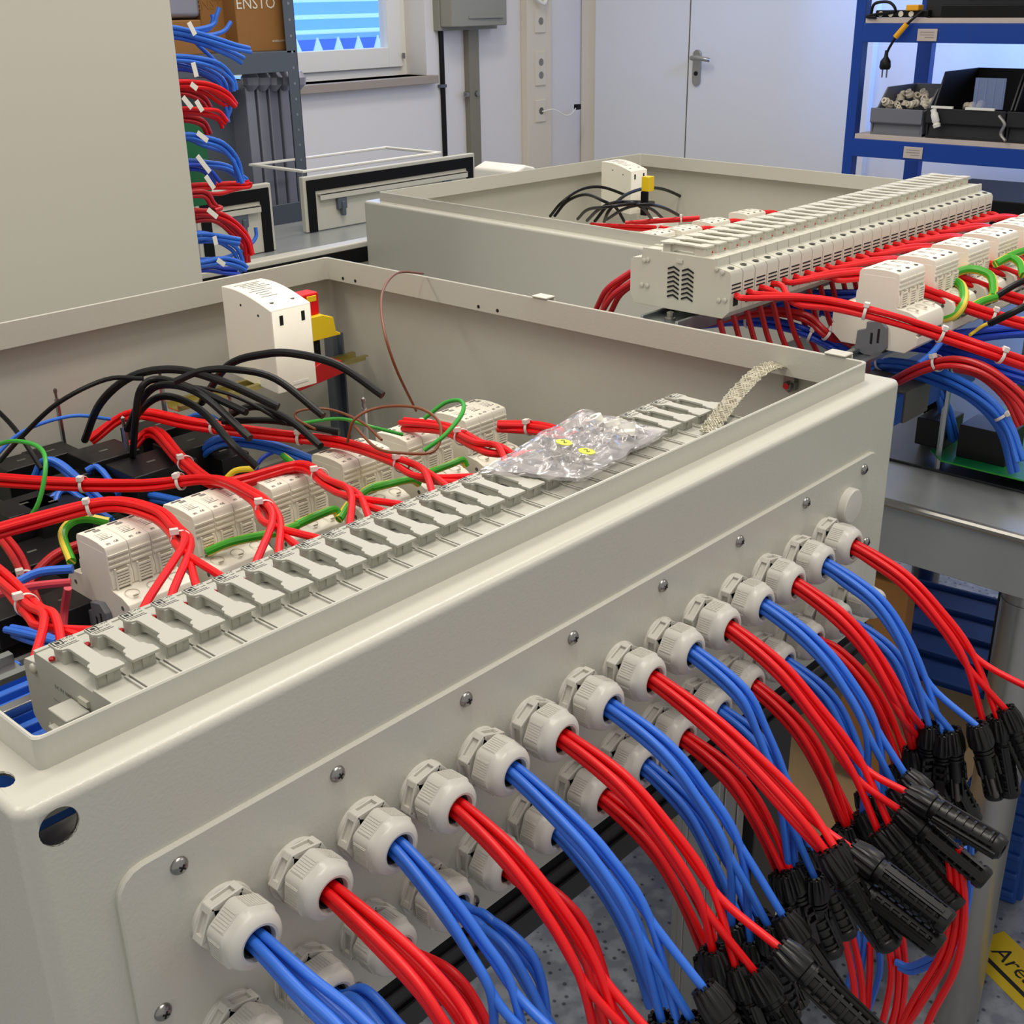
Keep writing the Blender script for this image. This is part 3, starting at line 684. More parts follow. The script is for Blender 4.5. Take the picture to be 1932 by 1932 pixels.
for row, z, n in (('top', -92, 14), ('lower', -150, 14)):
    for k in range(1, n+1):
        if row == 'lower':
            x = 70+39.3*(k-1); col = 'red' if k % 2 else 'blue'
        else: x = GX(k); col = 'blue' if k % 2 else 'red'
        lab = 'grey cable gland with %s cables, %s from the near left end of the %s row' % (col, ORD[k-1], row)
        if first: g = g0; first = False; g['label'] = lab
        else: g = dup(g0, (0,0,0), lab)
        g['group'] = 'cable glands in the %s row' % row
        g.location = Vector((x, -2.5, z))*U; g.rotation_euler = (0, random.uniform(-.5, .5), 0)
# a bare gland and a blanking plug at the far end of the plate
g = dup(g0, (622, -2.5, -150), 'smaller grey cable gland without cables at the far right end of the plate', None); g.scale = (.85, 1.25, .85); g.pop('group', None)
b = MB(); b.lathe([(13, 0), (13, 5), (12.2, 6), (.1, 6.6)], Matrix.Translation((619, -2.5, -77)) @ Matrix.Rotation(PI/2, 4, 'X'), 36)
top(b, 'blanking_plug', 'gland', 'round flat grey blanking plug near the far end of the gland plate', 'plug')
# ------------------------------------------------------------------ connectors
def conn_meshes():
    nut = MB(); f = lambda a, k: (1.0 if k in (0, 5, 6) else 1.0+.045*(1 if (int(round(a/(2*PI)*48)) % 4) < 2 else -1))
    nut.lathe([(3.0, 3), (4.9, 0), (5.6, .3), (6.9, 5.5), (7.1, 12), (6.8, 13.5), (5, 14)], None, 48, rf=f)
    for i in range(12):
        nut.box((3.7, -.75, -1.6), (5.6, .75, 5), Matrix.Rotation(i*PI/6, 4, 'Z') @ Matrix.Rotation(-.1, 4, 'Y'))
    nut = nut.mesh('nut', 'connector', sm=25)
    lh = MB(); lh.lathe([(5.6, 14), (5.6, 16), (6.2, 16.2), (6.2, 17.8), (4.9, 18), (4.9, 46), (5.6, 46.3), (6.2, 47), (6.2, 50), (5.2, 51.5), (2.5, 51.6), (2.4, 46)], None, 24, cap1=False)
    for a in (0, PI):
        m = Matrix.Rotation(a, 4, 'Z')
        lh.box((5.0, -2.2, 17), (6.7, 2.2, 50), m); lh.box((6.2, -.9, 17), (7.3, .9, 47), m)
    for i in range(6):
        lh.lathe([(4.8, 20.5+i*4.6), (5.95, 20.7+i*4.6), (5.95, 22.0+i*4.6), (4.8, 22.2+i*4.6)], None, 20)
    for a in (.8, PI-.8, PI+.8, -.8): lh.box((4.6, -.8, 17), (6.2, .8, 47), Matrix.Rotation(a, 4, 'Z'))
    lh = lh.mesh('socket_housing', 'connector')
    sh = MB(); sh.lathe([(5.2, 14), (5.2, 15), (6.0, 15.2), (6.0, 16.4), (5.0, 16.6), (5.0, 17.4), (5.8, 17.6), (5.8, 19), (4.3, 19.4), (4.3, 30), (3.4, 30.4), (3.4, 33)], None, 20)
    for a in (0, PI):
        m = Matrix.Rotation(a, 4, 'Z')
        sh.box((4.6, -3.8, 20), (5.9, -2.4, 31), m); sh.box((4.6, 2.4, 20), (5.9, 3.8, 31), m)
        for z in (20, 24.8, 29.6): sh.box((4.6, -3.8, z), (5.9, 3.8, z+1.6), m)
        sh.box((-2.6, 2.6, 30), (2.6, 3.6, 43), Matrix.Rotation(a+PI/2, 4, 'Z'))
    sh = sh.mesh('plug_housing', 'connector')
    pn = MB().lathe([(1.9, 30), (1.9, 45), (1.4, 46)], None, 12).mesh('pin_sleeve', 'pin')
    return nut, lh, sh, pn
NUT, LH, SH, PN = conn_meshes()
def connector(parent, p, d, kind, off=(0,0,0)):
    c = bpy.data.objects.new('connector', NUT); C.objects.link(c); c.parent = parent
    m = align((Vector(p)-Vector(off))*U, d) @ Matrix.Rotation(random.uniform(0, 3), 4, 'Z') @ Matrix.Scale(1.12, 4)
    c.matrix_local = m
    for me in ([LH] if kind == 'L' else [SH, PN]):
        o = bpy.data.objects.new(me.name.split('.')[0], me); C.objects.link(o); o.parent = c
    return c
# ------------------------------------------------------------------ front cables
def bundle(x, z, col, path, ends, label, group, tails=None, kinds='', spread=2.6, dx=None, y0=-22):
    """four cables out of one gland; path in photo pixels on the plane x, ends one per cable"""
    offs = [(-1, .9), (1.1, 1), (-.9, -1.1), (1.0, -.8)]
    order = sorted(range(len(ends)), key=lambda q: ends[q][0])
    for i in range(len(ends)):
        lab = label+', '+['leftmost', 'second', 'third', 'rightmost'][order.index(i)]+' connector of its four' if tails else label
        ox, oz = offs[i][0]*2.3, offs[i][1]*2.3
        P = [Vector((x+ox, y0+6, z+oz)), Vector((x+ox, y0-8, z+oz))]
        n = len(path); s0 = [Vector(at(u, v, x=x)) for u, v in path]
        e = at(*ends[i], x=x+(dx[i] if dx else (i-1.5)*3.2))
        last = s0[-1]
        for k, q in enumerate(s0):
            t = (k+1)/(n+1); w = 1+t*1.1
            # drift towards this cable's own end
            q = q+Vector((ox*w, oz*(.3+.3*t), oz*w*1.0))+(Vector(e)-s0[-1]-(s0[-1]-s0[max(0, n-2)])*.4)*(t**3)*.28
            if q.y < P[-1].y-(14 if len(P) == 2 else 4): P.append(q)
        P.append(Vector(e))
        mb = MB().tube(P, 2.2, 12, 6)
        o = top(mb, 'cable', col, lab, 'cable', group, base=(x+ox, -28, z+oz))
        if tails and tails[i]:
            d = at(*tails[i], x=x+(dx[i] if dx else (i-1.5)*3.2)+random.uniform(-2, 2))-Vector(e)
            connector(o, Vector(e)-d.normalized()*1, d, kinds[i], (x+ox, -28, z+oz))
TOPB = {
 1: ([(520,1815),(580,1870),(650,1932),(740,2030)], [(830,2140),(860,2120),(800,2150),(770,2160)], None, ''),
 2: ([(655,1715),(725,1775),(800,1850),(860,1932)], [(900,2040),(940,2030),(930,2060),(880,2070)], None, ''),
 3: ([(780,1640),(840,1705),(900,1790),(950,1870)], [(930,2000),(1000,2010),(1050,2000),(1090,1990)], None, ''),
 4: ([(895,1555),(960,1615),(1040,1715),(1110,1830)], [(1130,1990),(1180,1985),(1210,1970),(1240,1965)], None, ''),
 5: ([(1000,1490),(1070,1550),(1140,1625),(1210,1730)], [(1248,1925),(1282,1945),(1305,1925),(1330,1868)], [(1275,2100),(1330,2100),(1360,2060),(1420,2000)], 'LSLL'),
 6: ([(1100,1420),(1170,1475),(1250,1565),(1330,1680)], [(1345,1795),(1388,1824),(1425,1836),(1474,1791)], [(1390,1960),(1450,1980),(1520,1990),(1615,1925)], 'LLLL'),
 7: ([(1185,1362),(1250,1410),(1320,1490),(1390,1600)], [(1380,1745),(1415,1776),(1448,1745),(1479,1731)], [(1400,1900),(1440,1920),(1480,1880),(1560,1850)], 'SLLL'),
 8: ([(1265,1310),(1340,1365),(1420,1440),(1510,1535)], [(1562,1610),(1576,1600),(1594,1651),(1611,1605)], [(1650,1740),(1672,1775),(1751,1771),(1768,1725)], 'LLLL'),
 9: ([(1340,1262),(1400,1310),(1440,1385),(1480,1490)], [(1489,1650),(1502,1661),(1536,1655),(1566,1580)], [(1500,1760),(1521,1788),(1555,1838),(1640,1700)], 'LLSL'),
 10: ([(1410,1215),(1470,1262),(1540,1345),(1610,1440)], [(1658,1571),(1679,1558),(1701,1531),(1716,1498)], [(1740,1660),(1780,1678),(1810,1620),(1820,1560)], 'LLLL'),
 11: ([(1470,1168),(1530,1210),(1600,1290),(1650,1380)], [(1628,1535),(1671,1521),(1690,1488),(1711,1466)], [(1670,1610),(1740,1600),(1745,1560),(1790,1540)], 'LLLL'),
 12: ([(1535,1130),(1590,1170),(1650,1240),(1700,1330)], [(1722,1415),(1730,1430),(1742,1400),(1762,1395)], [(1745,1560),(1760,1560),(1800,1540),(1830,1530)], 'LLLL'),
 13: ([(1595,1092),(1650,1132),(1700,1200),(1735,1280)], [(1753,1369),(1779,1384),(1795,1380),(1843,1370)], [(1738,1548),(1771,1571),(1812,1565),(1891,1545)], 'SSSS'),
 14: ([(1650,1055),(1705,1092),(1770,1160),(1825,1235)], [(1855,1362),(1883,1356),(1898,1340),(1965,1310)], [(1892,1596),(1912,1530),(1960,1480),(2050,1400)], 'LLLL'),
}
for k, (path, ends, tails, kinds) in TOPB.items():
    col = 'blue' if k % 2 else 'red'
    bundle(GX(k), -92, col, path, ends, '%s cable from the %s gland of the top row' % (col, ORD[k-1]), 'cables of the %s top gland' % ORD[k-1], tails, kinds, dx=[34, 40, 46, 52] if k == 12 else None)
LOWB = {
 1: ([(520,1990),(580,2030)], [(640,2100),(650,2120),(620,2120),(630,2140)]),
 2: ([(680,1885),(740,1950),(790,2020)], [(850,2110),(830,2120),(810,2130),(870,2120)]),
 3: ([(790,1795),(840,1850),(890,1920)], [(930,2040),(960,2030),(910,2050),(890,2060)]),
 4: ([(905,1722),(960,1780),(1010,1850)], [(1060,1990),(1040,2000),(1080,1990),(1020,2010)]),
 5: ([(1000,1650),(1060,1715),(1110,1790)], [(1150,1960),(1170,1950),(1190,1950),(1130,1960)]),
 6: ([(1080,1600),(1140,1665),(1190,1745)], [(1240,1900),(1258,1905),(1225,1900),(1275,1890)]),
 7: ([(1165,1530),(1225,1580),(1280,1655)], [(1340,1800),(1352,1790),(1330,1810),(1362,1800)]),
 8: ([(1240,1475),(1300,1525),(1345,1600)], [(1400,1740),(1420,1745),(1380,1750),(1432,1730)]),
 9: ([(1315,1415),(1375,1460),(1430,1535)], [(1480,1650),(1490,1640),(1470,1655),(1500,1640)]),
 10: ([(1382,1362),(1430,1400),(1470,1470)], [(1500,1600),(1512,1610),(1490,1600),(1530,1610)]),
 11: ([(1445,1318),(1500,1365),(1550,1440)], [(1595,1560),(1605,1570),(1588,1565),(1612,1550)]),
 12: ([(1510,1270),(1560,1315),(1600,1385)], [(1640,1500),(1652,1510),(1630,1500),(1664,1500)]),
 13: ([(1580,1235),(1630,1285),(1670,1350)], [(1700,1450),(1712,1440),(1690,1450),(1722,1440)]),
 14: ([(1640,1200),(1690,1245),(1720,1310)], [(1752,1400),(1762,1400),(1742,1405),(1775,1410)]),
}
for k, (path, ends) in LOWB.items():
    col = 'red' if k % 2 else 'blue'
    tl = [(u+40+12*j, v+170) for j, (u, v) in enumerate(ends)]
    bundle(70+39.3*(k-1), -150, col, path, ends, '%s cable from the %s gland of the lower row' % (col, ORD[k-1]), 'cables of the %s lower gland' % ORD[k-1], tl if k > 6 else None, 'LSLL', y0=-22)
# cables hanging in loops below the connectors, on the right
HANG = [('red', [(1788,1600),(1795,1690),(1780,1790),(1722,1890),(1690,1960)], 430), ('red', [(1800,1600),(1808,1700),(1792,1800),(1740,1890),(1700,1950)], 430), ('red', [(1808,1600),(1820,1710),(1805,1820),(1760,1910),(1735,1970)], 430),
 ('blue', [(1826,1600),(1818,1700),(1790,1780),(1722,1822),(1690,1815)], 450), ('blue', [(1832,1590),(1826,1700),(1796,1790),(1728,1832),(1696,1825)], 450),
 ('red', [(1570,1680),(1590,1760),(1610,1850),(1615,1960)], 430), ('red', [(1580,1690),(1606,1760),(1625,1850),(1628,1960)], 440), ('red', [(1642,1780),(1640,1850),(1632,1960)], 450),
 ('red', [(1670,1750),(1682,1830),(1672,1900),(1655,1960)], 450), ('red', [(1684,1740),(1695,1820),(1690,1900),(1672,1960)], 455), ('red', [(1700,1745),(1708,1830),(1702,1900),(1690,1960)], 460),
 ('blue', [(1600,1700),(1618,1780),(1600,1860),(1582,1960)], 445), ('blue', [(1655,1760),(1660,1830),(1640,1900),(1620,1960)], 465), ('blue', [(1612,1690),(1632,1760),(1620,1850),(1596,1960)], 450)]
for i, (col, pts, x) in enumerate(HANG):
    top(MB().tube([at(u, v, x=x) for u, v in pts], 2.2, 8, 5), 'cable', col, '%s cable hanging in a loop below the black connectors at lower right' % col, 'cable', '%s cables hanging below the connectors' % col)
# ------------------------------------------------------------------ fuse holders
def fuse_root():
    """fuse holder 17.6 wide; origin under its middle; +y is the wiring side"""
    t = thing('fuse_holder', 'x', 'fuse holder'); off = (9, 90, -60)
    m = MB()
    body = [(49, -52), (49, -24), (51, -22), (60, -21), (61, -14), (133.5, -14), (134, -20), (145, -22), (147, -25), (147, -54), (141, -60), (54, -60)]
    m.prism(body, 0, .5, 17.5)
    for x in (.5, 16.3): m.box((x, 61, -14.2), (x+1.2, 79, -12.8))
    m.box((.5, 131, -14.2), (17.5, 133.5, -13.2))
    m.build('body', 'fuse', t, off, .3)
    f = MB()                                   # wiring face: louvre slots, wire entry
    for i in range(3): f.box((2.5, 146.8, -33.5-i*3), (15.5, 147.15, -32.3-i*3))
    f.box((5.5, 146.8, -50), (12.5, 147.2, -43)); f.build('slot', 'dark_hole', t, off)
    c = MB(); c.lathe([(2.8, 0), (2.8, .4), (1.9, .5), (1.8, 0)], Matrix.Translation((9, 141, -20.8)), 16); c.build('screw_hole', 'fuse_dark', t, off)
    top_ = [(2.9, 121), (2.8, 113), (4.3, 110.8), (6.5, 110), (7, 108.4), (6.8, 90), (5, 89.2), (4, 87.8), (4.1, 85.6), (2.8, 84), (2.8, 77.5), (17.2, 77.5), (17.2, 84), (15.9, 85.6), (15.6, 88.6), (14.2, 89.6), (14, 91), (14.2, 108.6), (15, 110), (15.8, 111), (15.8, 119), (14, 121)]
    h = MB(); h.prism(top_, 2, -7.6, -6)
    h.prism([(78.5, -7.4), (86, -7.4), (90, -8), (98, -8), (107, -8), (120, -7.4), (119, -14.4), (112, -14.4), (106, -12.2), (92, -12.2), (86, -14.4), (80, -14.4)], 0, 8.4, 11.8)
    h.prism([(4, 80), (15.8, 80), (13.6, 86), (6.2, 86)], 2, -14.4, -7)
    h.box((2.9, 79.2, -14.4), (3.5, 80.4, -7)); h.box((4.2, 110, -14.4), (14.8, 119.5, -7))
    hd = h.build('lever', 'fuse', t, off, .3)
    r = MB(); r.lathe([(1.5, -13), (1.5, -11.9), (.9, -11.4)], Matrix.Translation((1.9, 117.5, 0)), 12); r.build('indicator', 'red_dark', t, off)
    return t, hd
def fuse_print(hd):
    p = MB(); z = -5.98; off = (9, 90, -60)
    def sq(x0, y0, x1, y1): p.box((x0, y0, z-.05), (x1, y1, z+.06))
    x0, y0 = 3.4, 115.4; w = 5
    sq(x0, y0, x0+w, y0+.6); sq(x0, y0+w-.6, x0+w, y0+w); sq(x0, y0, x0+.6, y0+w); sq(x0+w-.6, y0, x0+w, y0+w); sq(x0+1.4, y0+1.4, x0+w-1.4, y0+w-1.4)
    for i, (a, b) in enumerate(((3.6, 13.5), (4.2, 14))): sq(a, 113.8-i*1.4, b, 114.2-i*1.4)
    p.build('label_print', 'print', hd, off)
    text('DC-PV0', 2.1, 'print', hd, (11-9, 119.4-90, z+60), name='lettering'); text('Isc 16A', 1.8, 'print', hd, (11.4-9, 116.6-90, z+60), name='lettering')
f0, hd = fuse_root(); fuse_print(hd)
fp_, hd2 = fuse_root()                       # the second assembly's holders
NF = 28
for i in range(NF):
    lab = 'grey fuse holder, %s from the near left end of the near enclosure row' % ORD[i]
    if i == 0: f = f0; f['label'] = lab
    else: f = dup(f0, (0, 0, 0), lab)
    f['group'] = 'fuse holders in the near enclosure'
    f.location = Vector((72+18*i+9, 90, -60))*U
# end plate marks on the first holder: rivets, clip, slots
ep = MB()
for (y, z) in ((136, -24), (126, -52), (62, -40)): ep.lathe([(2.6, 0), (2.6, 1.2), (1.6, 1.8)], align((72.6, y, z), (-1, 0, 0)), 14)
ep.box((71, 84, -24), (72.6, 92, -21)); 
ep.build('rivet', 'fuse_pale', f0, (81, 90, -60))
qc = at(132, 1346, x=66); cl = MB(); cl.box((60, qc.y-8, qc.z-12), (72, qc.y+9, qc.z+2)); cl.box((57, qc.y-3, qc.z-14), (62, qc.y+5, qc.z-4)); cl.build('rail_clip', 'fuse', f0, (81, 90, -60), .8)
sl = MB()
for i in range(2): sl.prism([(80-i*16, -30-i*3), (74-i*16, -28-i*3), (62-i*16, -36-i*3), (56-i*16, -36-i*3), (62-i*16, -39-i*3), (74-i*16, -33-i*3)], 0, 71.9, 72.25)
sl.build('slot', 'dark_hole', f0, (81, 90, -60))
text('DC PV 1000V', 3, 'print_grey', f0, (-8.6, 18, 34), (PI/2, 0, -PI/2)); 
pr = MB()
for i in range(6): pr.box((72.2, 98, -34-i*2.6), (72.55, 120-(i % 3)*4, -33.6-i*2.6))
pr.build('label_print', 'print_grey', f0, (81, 90, -60))
def din_rail(name, m, x0, x1, y, z, label, cat='rail', w=27, ang=0, L=None):
    mb = MB(); h = 6; g = 5.5
    mb.prism([(-w/2, z+h), (-w/2+g, z+h), (-w/2+g, z+1), (w/2-g, z+1), (w/2-g, z+h), (w/2, z+h), (w/2, z+h-1), (w/2-g+1, z+h-1), (w/2-g+1, z), (-w/2+g-1, z), (-w/2+g-1, z+h-1), (-w/2, z+h-1)], 0, x0, x1, Matrix.Translation((0, y, 0)))
    return top(mb, name, m, label, cat)
din_rail('mounting_rail', 'zinc', 24, 98, 214, -66, 'bright zinc mounting rail running behind the near fuse row')
din_rail('mounting_rail', 'zinc', 26, 640, 92, -68, 'zinc rail under the near fuse row')
din_rail('mounting_rail', 'zinc', 150, 670, 386, -168, 'zinc rail under the near row of surge protectors')
# ------------------------------------------------------------------ surge protectors
def spd_root(holes=False, n_mod=3):
    t = thing('surge_protector', 'x', 'surge protector'); off = (27, 386, -163)
    b = MB()
    half = [(17, -92), (19, -118), (22, -121), (34, -122.5), (42, -126), (45.5, -132), (45.5, -142), (43, -144), (45.5, -146), (45, -154), (40, -158), (34, -163)]
    poly = [(386+y, z) for y, z in half]+[(386-y, z) for y, z in half[::-1]]
    b.prism(poly, 0, 0, 54); b.build('base', 'spd', t, off, .6)
    g = MB(); 
    for k in range(n_mod):
        x0, x1 = k*18+.15, k*18+17.85
        c = MB(); c.prism([(363.5, -120), (363.5, -110), (365, -107.5), (365, -90.5), (367, -87.6), (376, -86.2), (386, -85.8), (396, -86.2), (405, -87.6), (407, -90.5), (407, -107.5), (408.5, -110), (408.5, -120)], 0, x0, x1)
        cc = c.build('cartridge', 'spd', t, off, .5)
        r = MB()
        for i in range(3): r.box((x0+.6, 363.9, -95.5-i*4.2), (x1-.6, 365.2, -93.6-i*4.2))
        r.build('ridge', 'spd', cc, off, .3)
        l = MB(); 
        for i in range(6): l.box((x0+4.2, 361.6, -107.6-i*2.3), (x1-4.2, 363.7, -106.2-i*2.3))
        l.box((x0+3, 361.9, -121), (x0+4.2, 363.7, -104.5)); l.box((x1-4.2, 361.9, -121), (x1-3, 363.7, -104.5)); l.build('louver', 'spd', cc, off)
        lb = MB(); lb.box((x0+4.2, 363.2, -120.5), (x1-4.2, 363.6, -105)); lb.build('recess', 'spd_louver', cc, off)
        s = MB(); s.lathe([(5.3, .25), (4.9, .3), (4.9, 0)], align((x0+8.8, 353, -121.9), (0, -.12, 1)), 24, cap0=False, cap1=False); s.box((x0+7, 347.4, -122.4), (x0+10.6, 349, -121.6)); s.build('screw_cover', 'spd_louver', t, off)
        if holes:
            for yy in (371,): MB().lathe([(2.1, -86.6), (2.1, -86.2)], Matrix.Translation((x0+8.8, yy, 0)), 14).build('hole', 'fuse_dark', cc, off)
        p = MB(); 
        def sq(a, b_, c_, d): p.box((a, b_, -86.15+abs((b_+c_)/2*0)), (a, b_, -86))
        if not holes:
            MB().box((x0+4, 399, -86.7), (x0+12, 401, -86.35)).build('slot', 'fuse_dark', cc, off)
            o = text('CE', 3.2, 'print', cc, (x0+11.5-27, 370-386, -86.75+163), (.12, 0, 0))
            o = text('[E]', 2.6, 'print', cc, (x0+5-27, 369.5-386, -86.8+163), (.12, 0, 0))
            for i in range(5): p.box((x0+4, 377+i*2.6, -86.1), (x0+13-(i*2) % 3, 377.4+i*2.6, -85.75))
            p.box((x0+8, 393, -86.2), (x0+13, 396.5, -85.85)); p.build('label_print', 'print_grey', cc, off)
        else:
            for i in range(2): p.box((x0+5+i*4, 378, -86.1), (x0+5.6+i*4, 396, -85.75))
            p.build('label_print', 'print_grey', cc, off)
    g.prism([(371, -140), (378, -134), (392, -137), (392, -144), (401, -147), (402, -166), (392, -170), (378, -170), (369, -160)], 0, -5, 0)
    cl = g.build('rail_clip', 'bin_grey', t, off, .8)
    d = MB(); d.box((-5.2, 377, -156), (-4.9, 379.5, -142)); d.box((-5.2, 384, -158), (-4.9, 386.5, -147)); d.build('clip_slot', 'dark_hole', cl, off)
    dd = MB(); 
    for yy in (353, 419): dd.lathe([(1.8, 0), (1.8, .3)], align((0, yy, -131), (-1, 0, 0)), 12)
    for k in range(3): dd.box((3+k*18, 340.3, -144.6), (15+k*18, 340.9, -143))
    dd.build('rivet_hole', 'fuse_dark', t, off)
    return t
s0 = spd_root(); s1 = spd_root(True)
for i in range(6):
    lab = 'cream three-pole surge protector, %s from the left in the near enclosure' % ORD[i]
    if i == 0: s = s0; s['label'] = lab
    else: s = dup(s0, (0, 0, 0), lab)
    s['group'] = 'surge protectors in the near enclosure'; s.location = Vector((232+72.3*i+27, 386-i*.5, -163))*U
# ------------------------------------------------------------------ looms inside the near enclosure
def tie(P, d, r, label, grp='cable ties', square=False, over=None):
    """white cable tie round a bundle at P, bundle direction d"""
    m = align(P, d); mb = MB(); R = []
    n = 20
    for k in range(n+1):
        a = 2*PI*k/n
        R.append([m @ Vector(((r+q)*math.cos(a), (r+q)*math.sin(a), h)) for q, h in ((0, -1.4), (.8, -1.4), (.8, 1.4), (0, 1.4))])
    mb.rings(R, False, False)
    up = (Vector((0, 0, 1))-Vector(d).normalized()*Vector(d).normalized().z).normalized(); sd = Vector(d).normalized().cross(up)
    hp = Vector(P)+(up*.85+sd*.5)*(r+1.3); q = Matrix((Vector(d).normalized(), sd, up)).transposed().to_4x4()
    mb.box((-2.4, -2.8, -1.8), (2.4, 2.8, 2.3), Matrix.Translation(hp) @ q)
    o = top(mb, 'cable_tie', 'cable_tie', label, 'cable tie', grp, bev=.4); return o
def loom(col, pts, n, label, r=2.55, ends=None, starts=None, ties=(), where='', grp=None, sp=None, tails=True, sub=5):
    """n cables following pts (x,y,z world); ends / starts: separate final points"""
    P = [Vector(p) for p in pts]; sp = sp or r*1.02
    for i in range(n):
        a = 2*PI*i/n+.6; rr = sp*(1.0 if n < 3 else 1/math.sin(PI/n)*.98) if n > 1 else 0
        Q = []
        for k, p in enumerate(P):
            d = (P[min(k+1, len(P)-1)]-P[max(k-1, 0)]).normalized(); h = d.cross(Vector((0, 0, 1))).normalized(); v = h.cross(d)
            aa = a+k*.16
            Q.append(p+(h*math.cos(aa)+v*math.sin(aa))*rr+Vector((random.uniform(-1.3, 1.3), random.uniform(-1.3, 1.3), random.uniform(-.8, .8))))
        if starts: Q = [Vector(s) for s in starts[i]]+Q
        if ends: Q = Q+[Vector(e) for e in ends[i]]
        top(MB().tube(Q, r, 9, sub), 'wire', col if isinstance(col, str) else col[i % len(col)], label, 'wire', grp or label.split(',')[0][:60])
    cp = catmull(P, 12)
    for t in ties:
        k = min(len(cp)-2, max(1, int(t*(len(cp)-1))))
        tie(cp[k], cp[k+1]-cp[k-1], (sp*(1/math.sin(PI/n)) if n > 2 else sp*1.2)+r*1.05, 'white tie on the %s' % label.split(',')[0].lower(), 'cable ties on the looms')
def Z(*l): return [at(u, v, z=z) for u, v, z in l]
def fx(i): return 72+18*i+9
def fuse_ends(i0, lift=22):
    return [[(fx(i0+j), 176, -48+lift*.4), (fx(i0+j), 158, -47), (fx(i0+j), 144, -48)] for j in range(4)]
# groups of four red wires from the fuses back between the surge protectors
loom('red', Z((-60,1040,-70),(0,1090,-62),(60,1150,-50),(95,1175,-44)), 4, 'red wires fanning to the first fuses at the left edge', ends=[[(fx(j), 160, -40), (fx(j), 144, -46)] for j in range(4)], ties=(.62,))
loom('red', Z((-80,1025,-95),(60,985,-88),(200,952,-80),(290,968,-72),(330,1000,-62),(350,1035,-52)), 4, 'red wires arching over the first surge protector', ends=[[(fx(4+j), 176, -40), (fx(4+j), 160, -44), (fx(4+j), 144, -48)] for j in range(4)], ties=(.35, .93))
loom('red', Z((-60,900,-100),(100,912,-95),(270,915,-92),(400,905,-80),(480,940,-64),(515,985,-54)), 4, 'red wires passing level behind the first two surge protectors', ends=[[(fx(8+j), 172, -40), (fx(8+j), 158, -44), (fx(8+j), 144, -48)] for j in range(4)], ties=(.28, .5, .9))
loom('red', Z((240,850,-110),(290,815,-96),(345,870,-92),(420,915,-85),(560,880,-80),(620,912,-66),(665,935,-56)), 4, 'red wires coming forward beside the third surge protector', ends=[[(fx(12+j), 170, -40), (fx(12+j), 156, -44), (fx(12+j), 144, -48)] for j in range(4)], ties=(.35, .78))
loom('red', Z((170,830,-105),(250,780,-85),(370,800,-78),(510,820,-80),(640,835,-78),(740,868,-64),(800,895,-56)), 4, 'red wires running along the back past two ties', ends=[[(fx(16+j), 168, -40), (fx(16+j), 154, -44), (fx(16+j), 144, -48)] for j in range(4)], ties=(.38, .58, .88))
loom('red', Z((760,800,-80),(840,810,-72),(900,840,-60),(945,850,-54)), 4, 'red wires between the fifth and sixth surge protectors', ends=[[(fx(20+j), 166, -42), (fx(20+j), 144, -48)] for j in range(4)], ties=(.5,))
loom('red', Z((940,805,-80),(1010,808,-76),(1070,820,-66),(1110,835,-56)), 4, 'red wires leaving the sixth surge protector to the right', ends=[[(fx(24+j), 164, -44), (fx(24+j), 144, -48)] for j in range(4)], ties=(.3,))
loom('red_dark', Z((-20,985,-120),(30,1050,-125),(60,1120,-130),(90,1200,-140)), 3, 'red wires dropping at the left edge between black relays', ties=(.55,))
loom('red_dark', Z((60,1090,-140),(110,1045,-130),(180,1020,-125),(240,1000,-125)), 3, 'darker red wires low behind the first surge protector')
loom('pink', Z((-20,1125,-110),(60,1105,-104),(132,1100,-104)), 1, 'pale red wire ending at the first surge protector', r=2.9)
loom('pink', Z((120,1180,-140),(118,1150,-130),(128,1110,-112)), 1, 'second pale red wire rising to the first surge protector', r=2.9)
loom('blue', Z((20,1110,-120),(70,1080,-112),(135,1075,-112)), 1, 'thick blue wire reaching the first surge protector', r=3.4)
loom('blue', Z((70,900,-110),(85,870,-96),(110,875,-98),(150,910,-110),(190,945,-125)), 3, 'blue wires looping over the relays at left', ties=(.8,))
loom('blue', Z((165,890,-108),(185,882,-105),(205,905,-112),(225,930,-120)), 2, 'short blue wires in front of the square relays')
loom('blue', Z((100,985,-130),(105,940,-120),(130,930,-118),(170,955,-125),(210,985,-135)), 3, 'blue loop low beside the left relays')
loom('blue', Z((230,930,-130),(300,940,-125),(380,955,-125),(420,960,-130)), 3, 'blue wires crossing the green board')
loom('blue', Z((370,870,-120),(400,840,-100),(440,830,-95),(520,845,-95),(600,875,-100)), 4, 'blue wires behind the third surge protector')
loom('blue', Z((360,790,-110),(385,785,-100),(420,800,-100),(430,840,-110)), 2, 'blue loop behind the red loom')
loom('blue', Z((20,1190,-130),(60,1200,-128),(110,1215,-130)), 3, 'blue wires at the left edge under the red ones')
loom('blue', Z((-20,870,-90),(40,815,-70),(130,785,-62),(205,790,-75)), 1, 'thin blue wire arching at the far left', r=1.6)
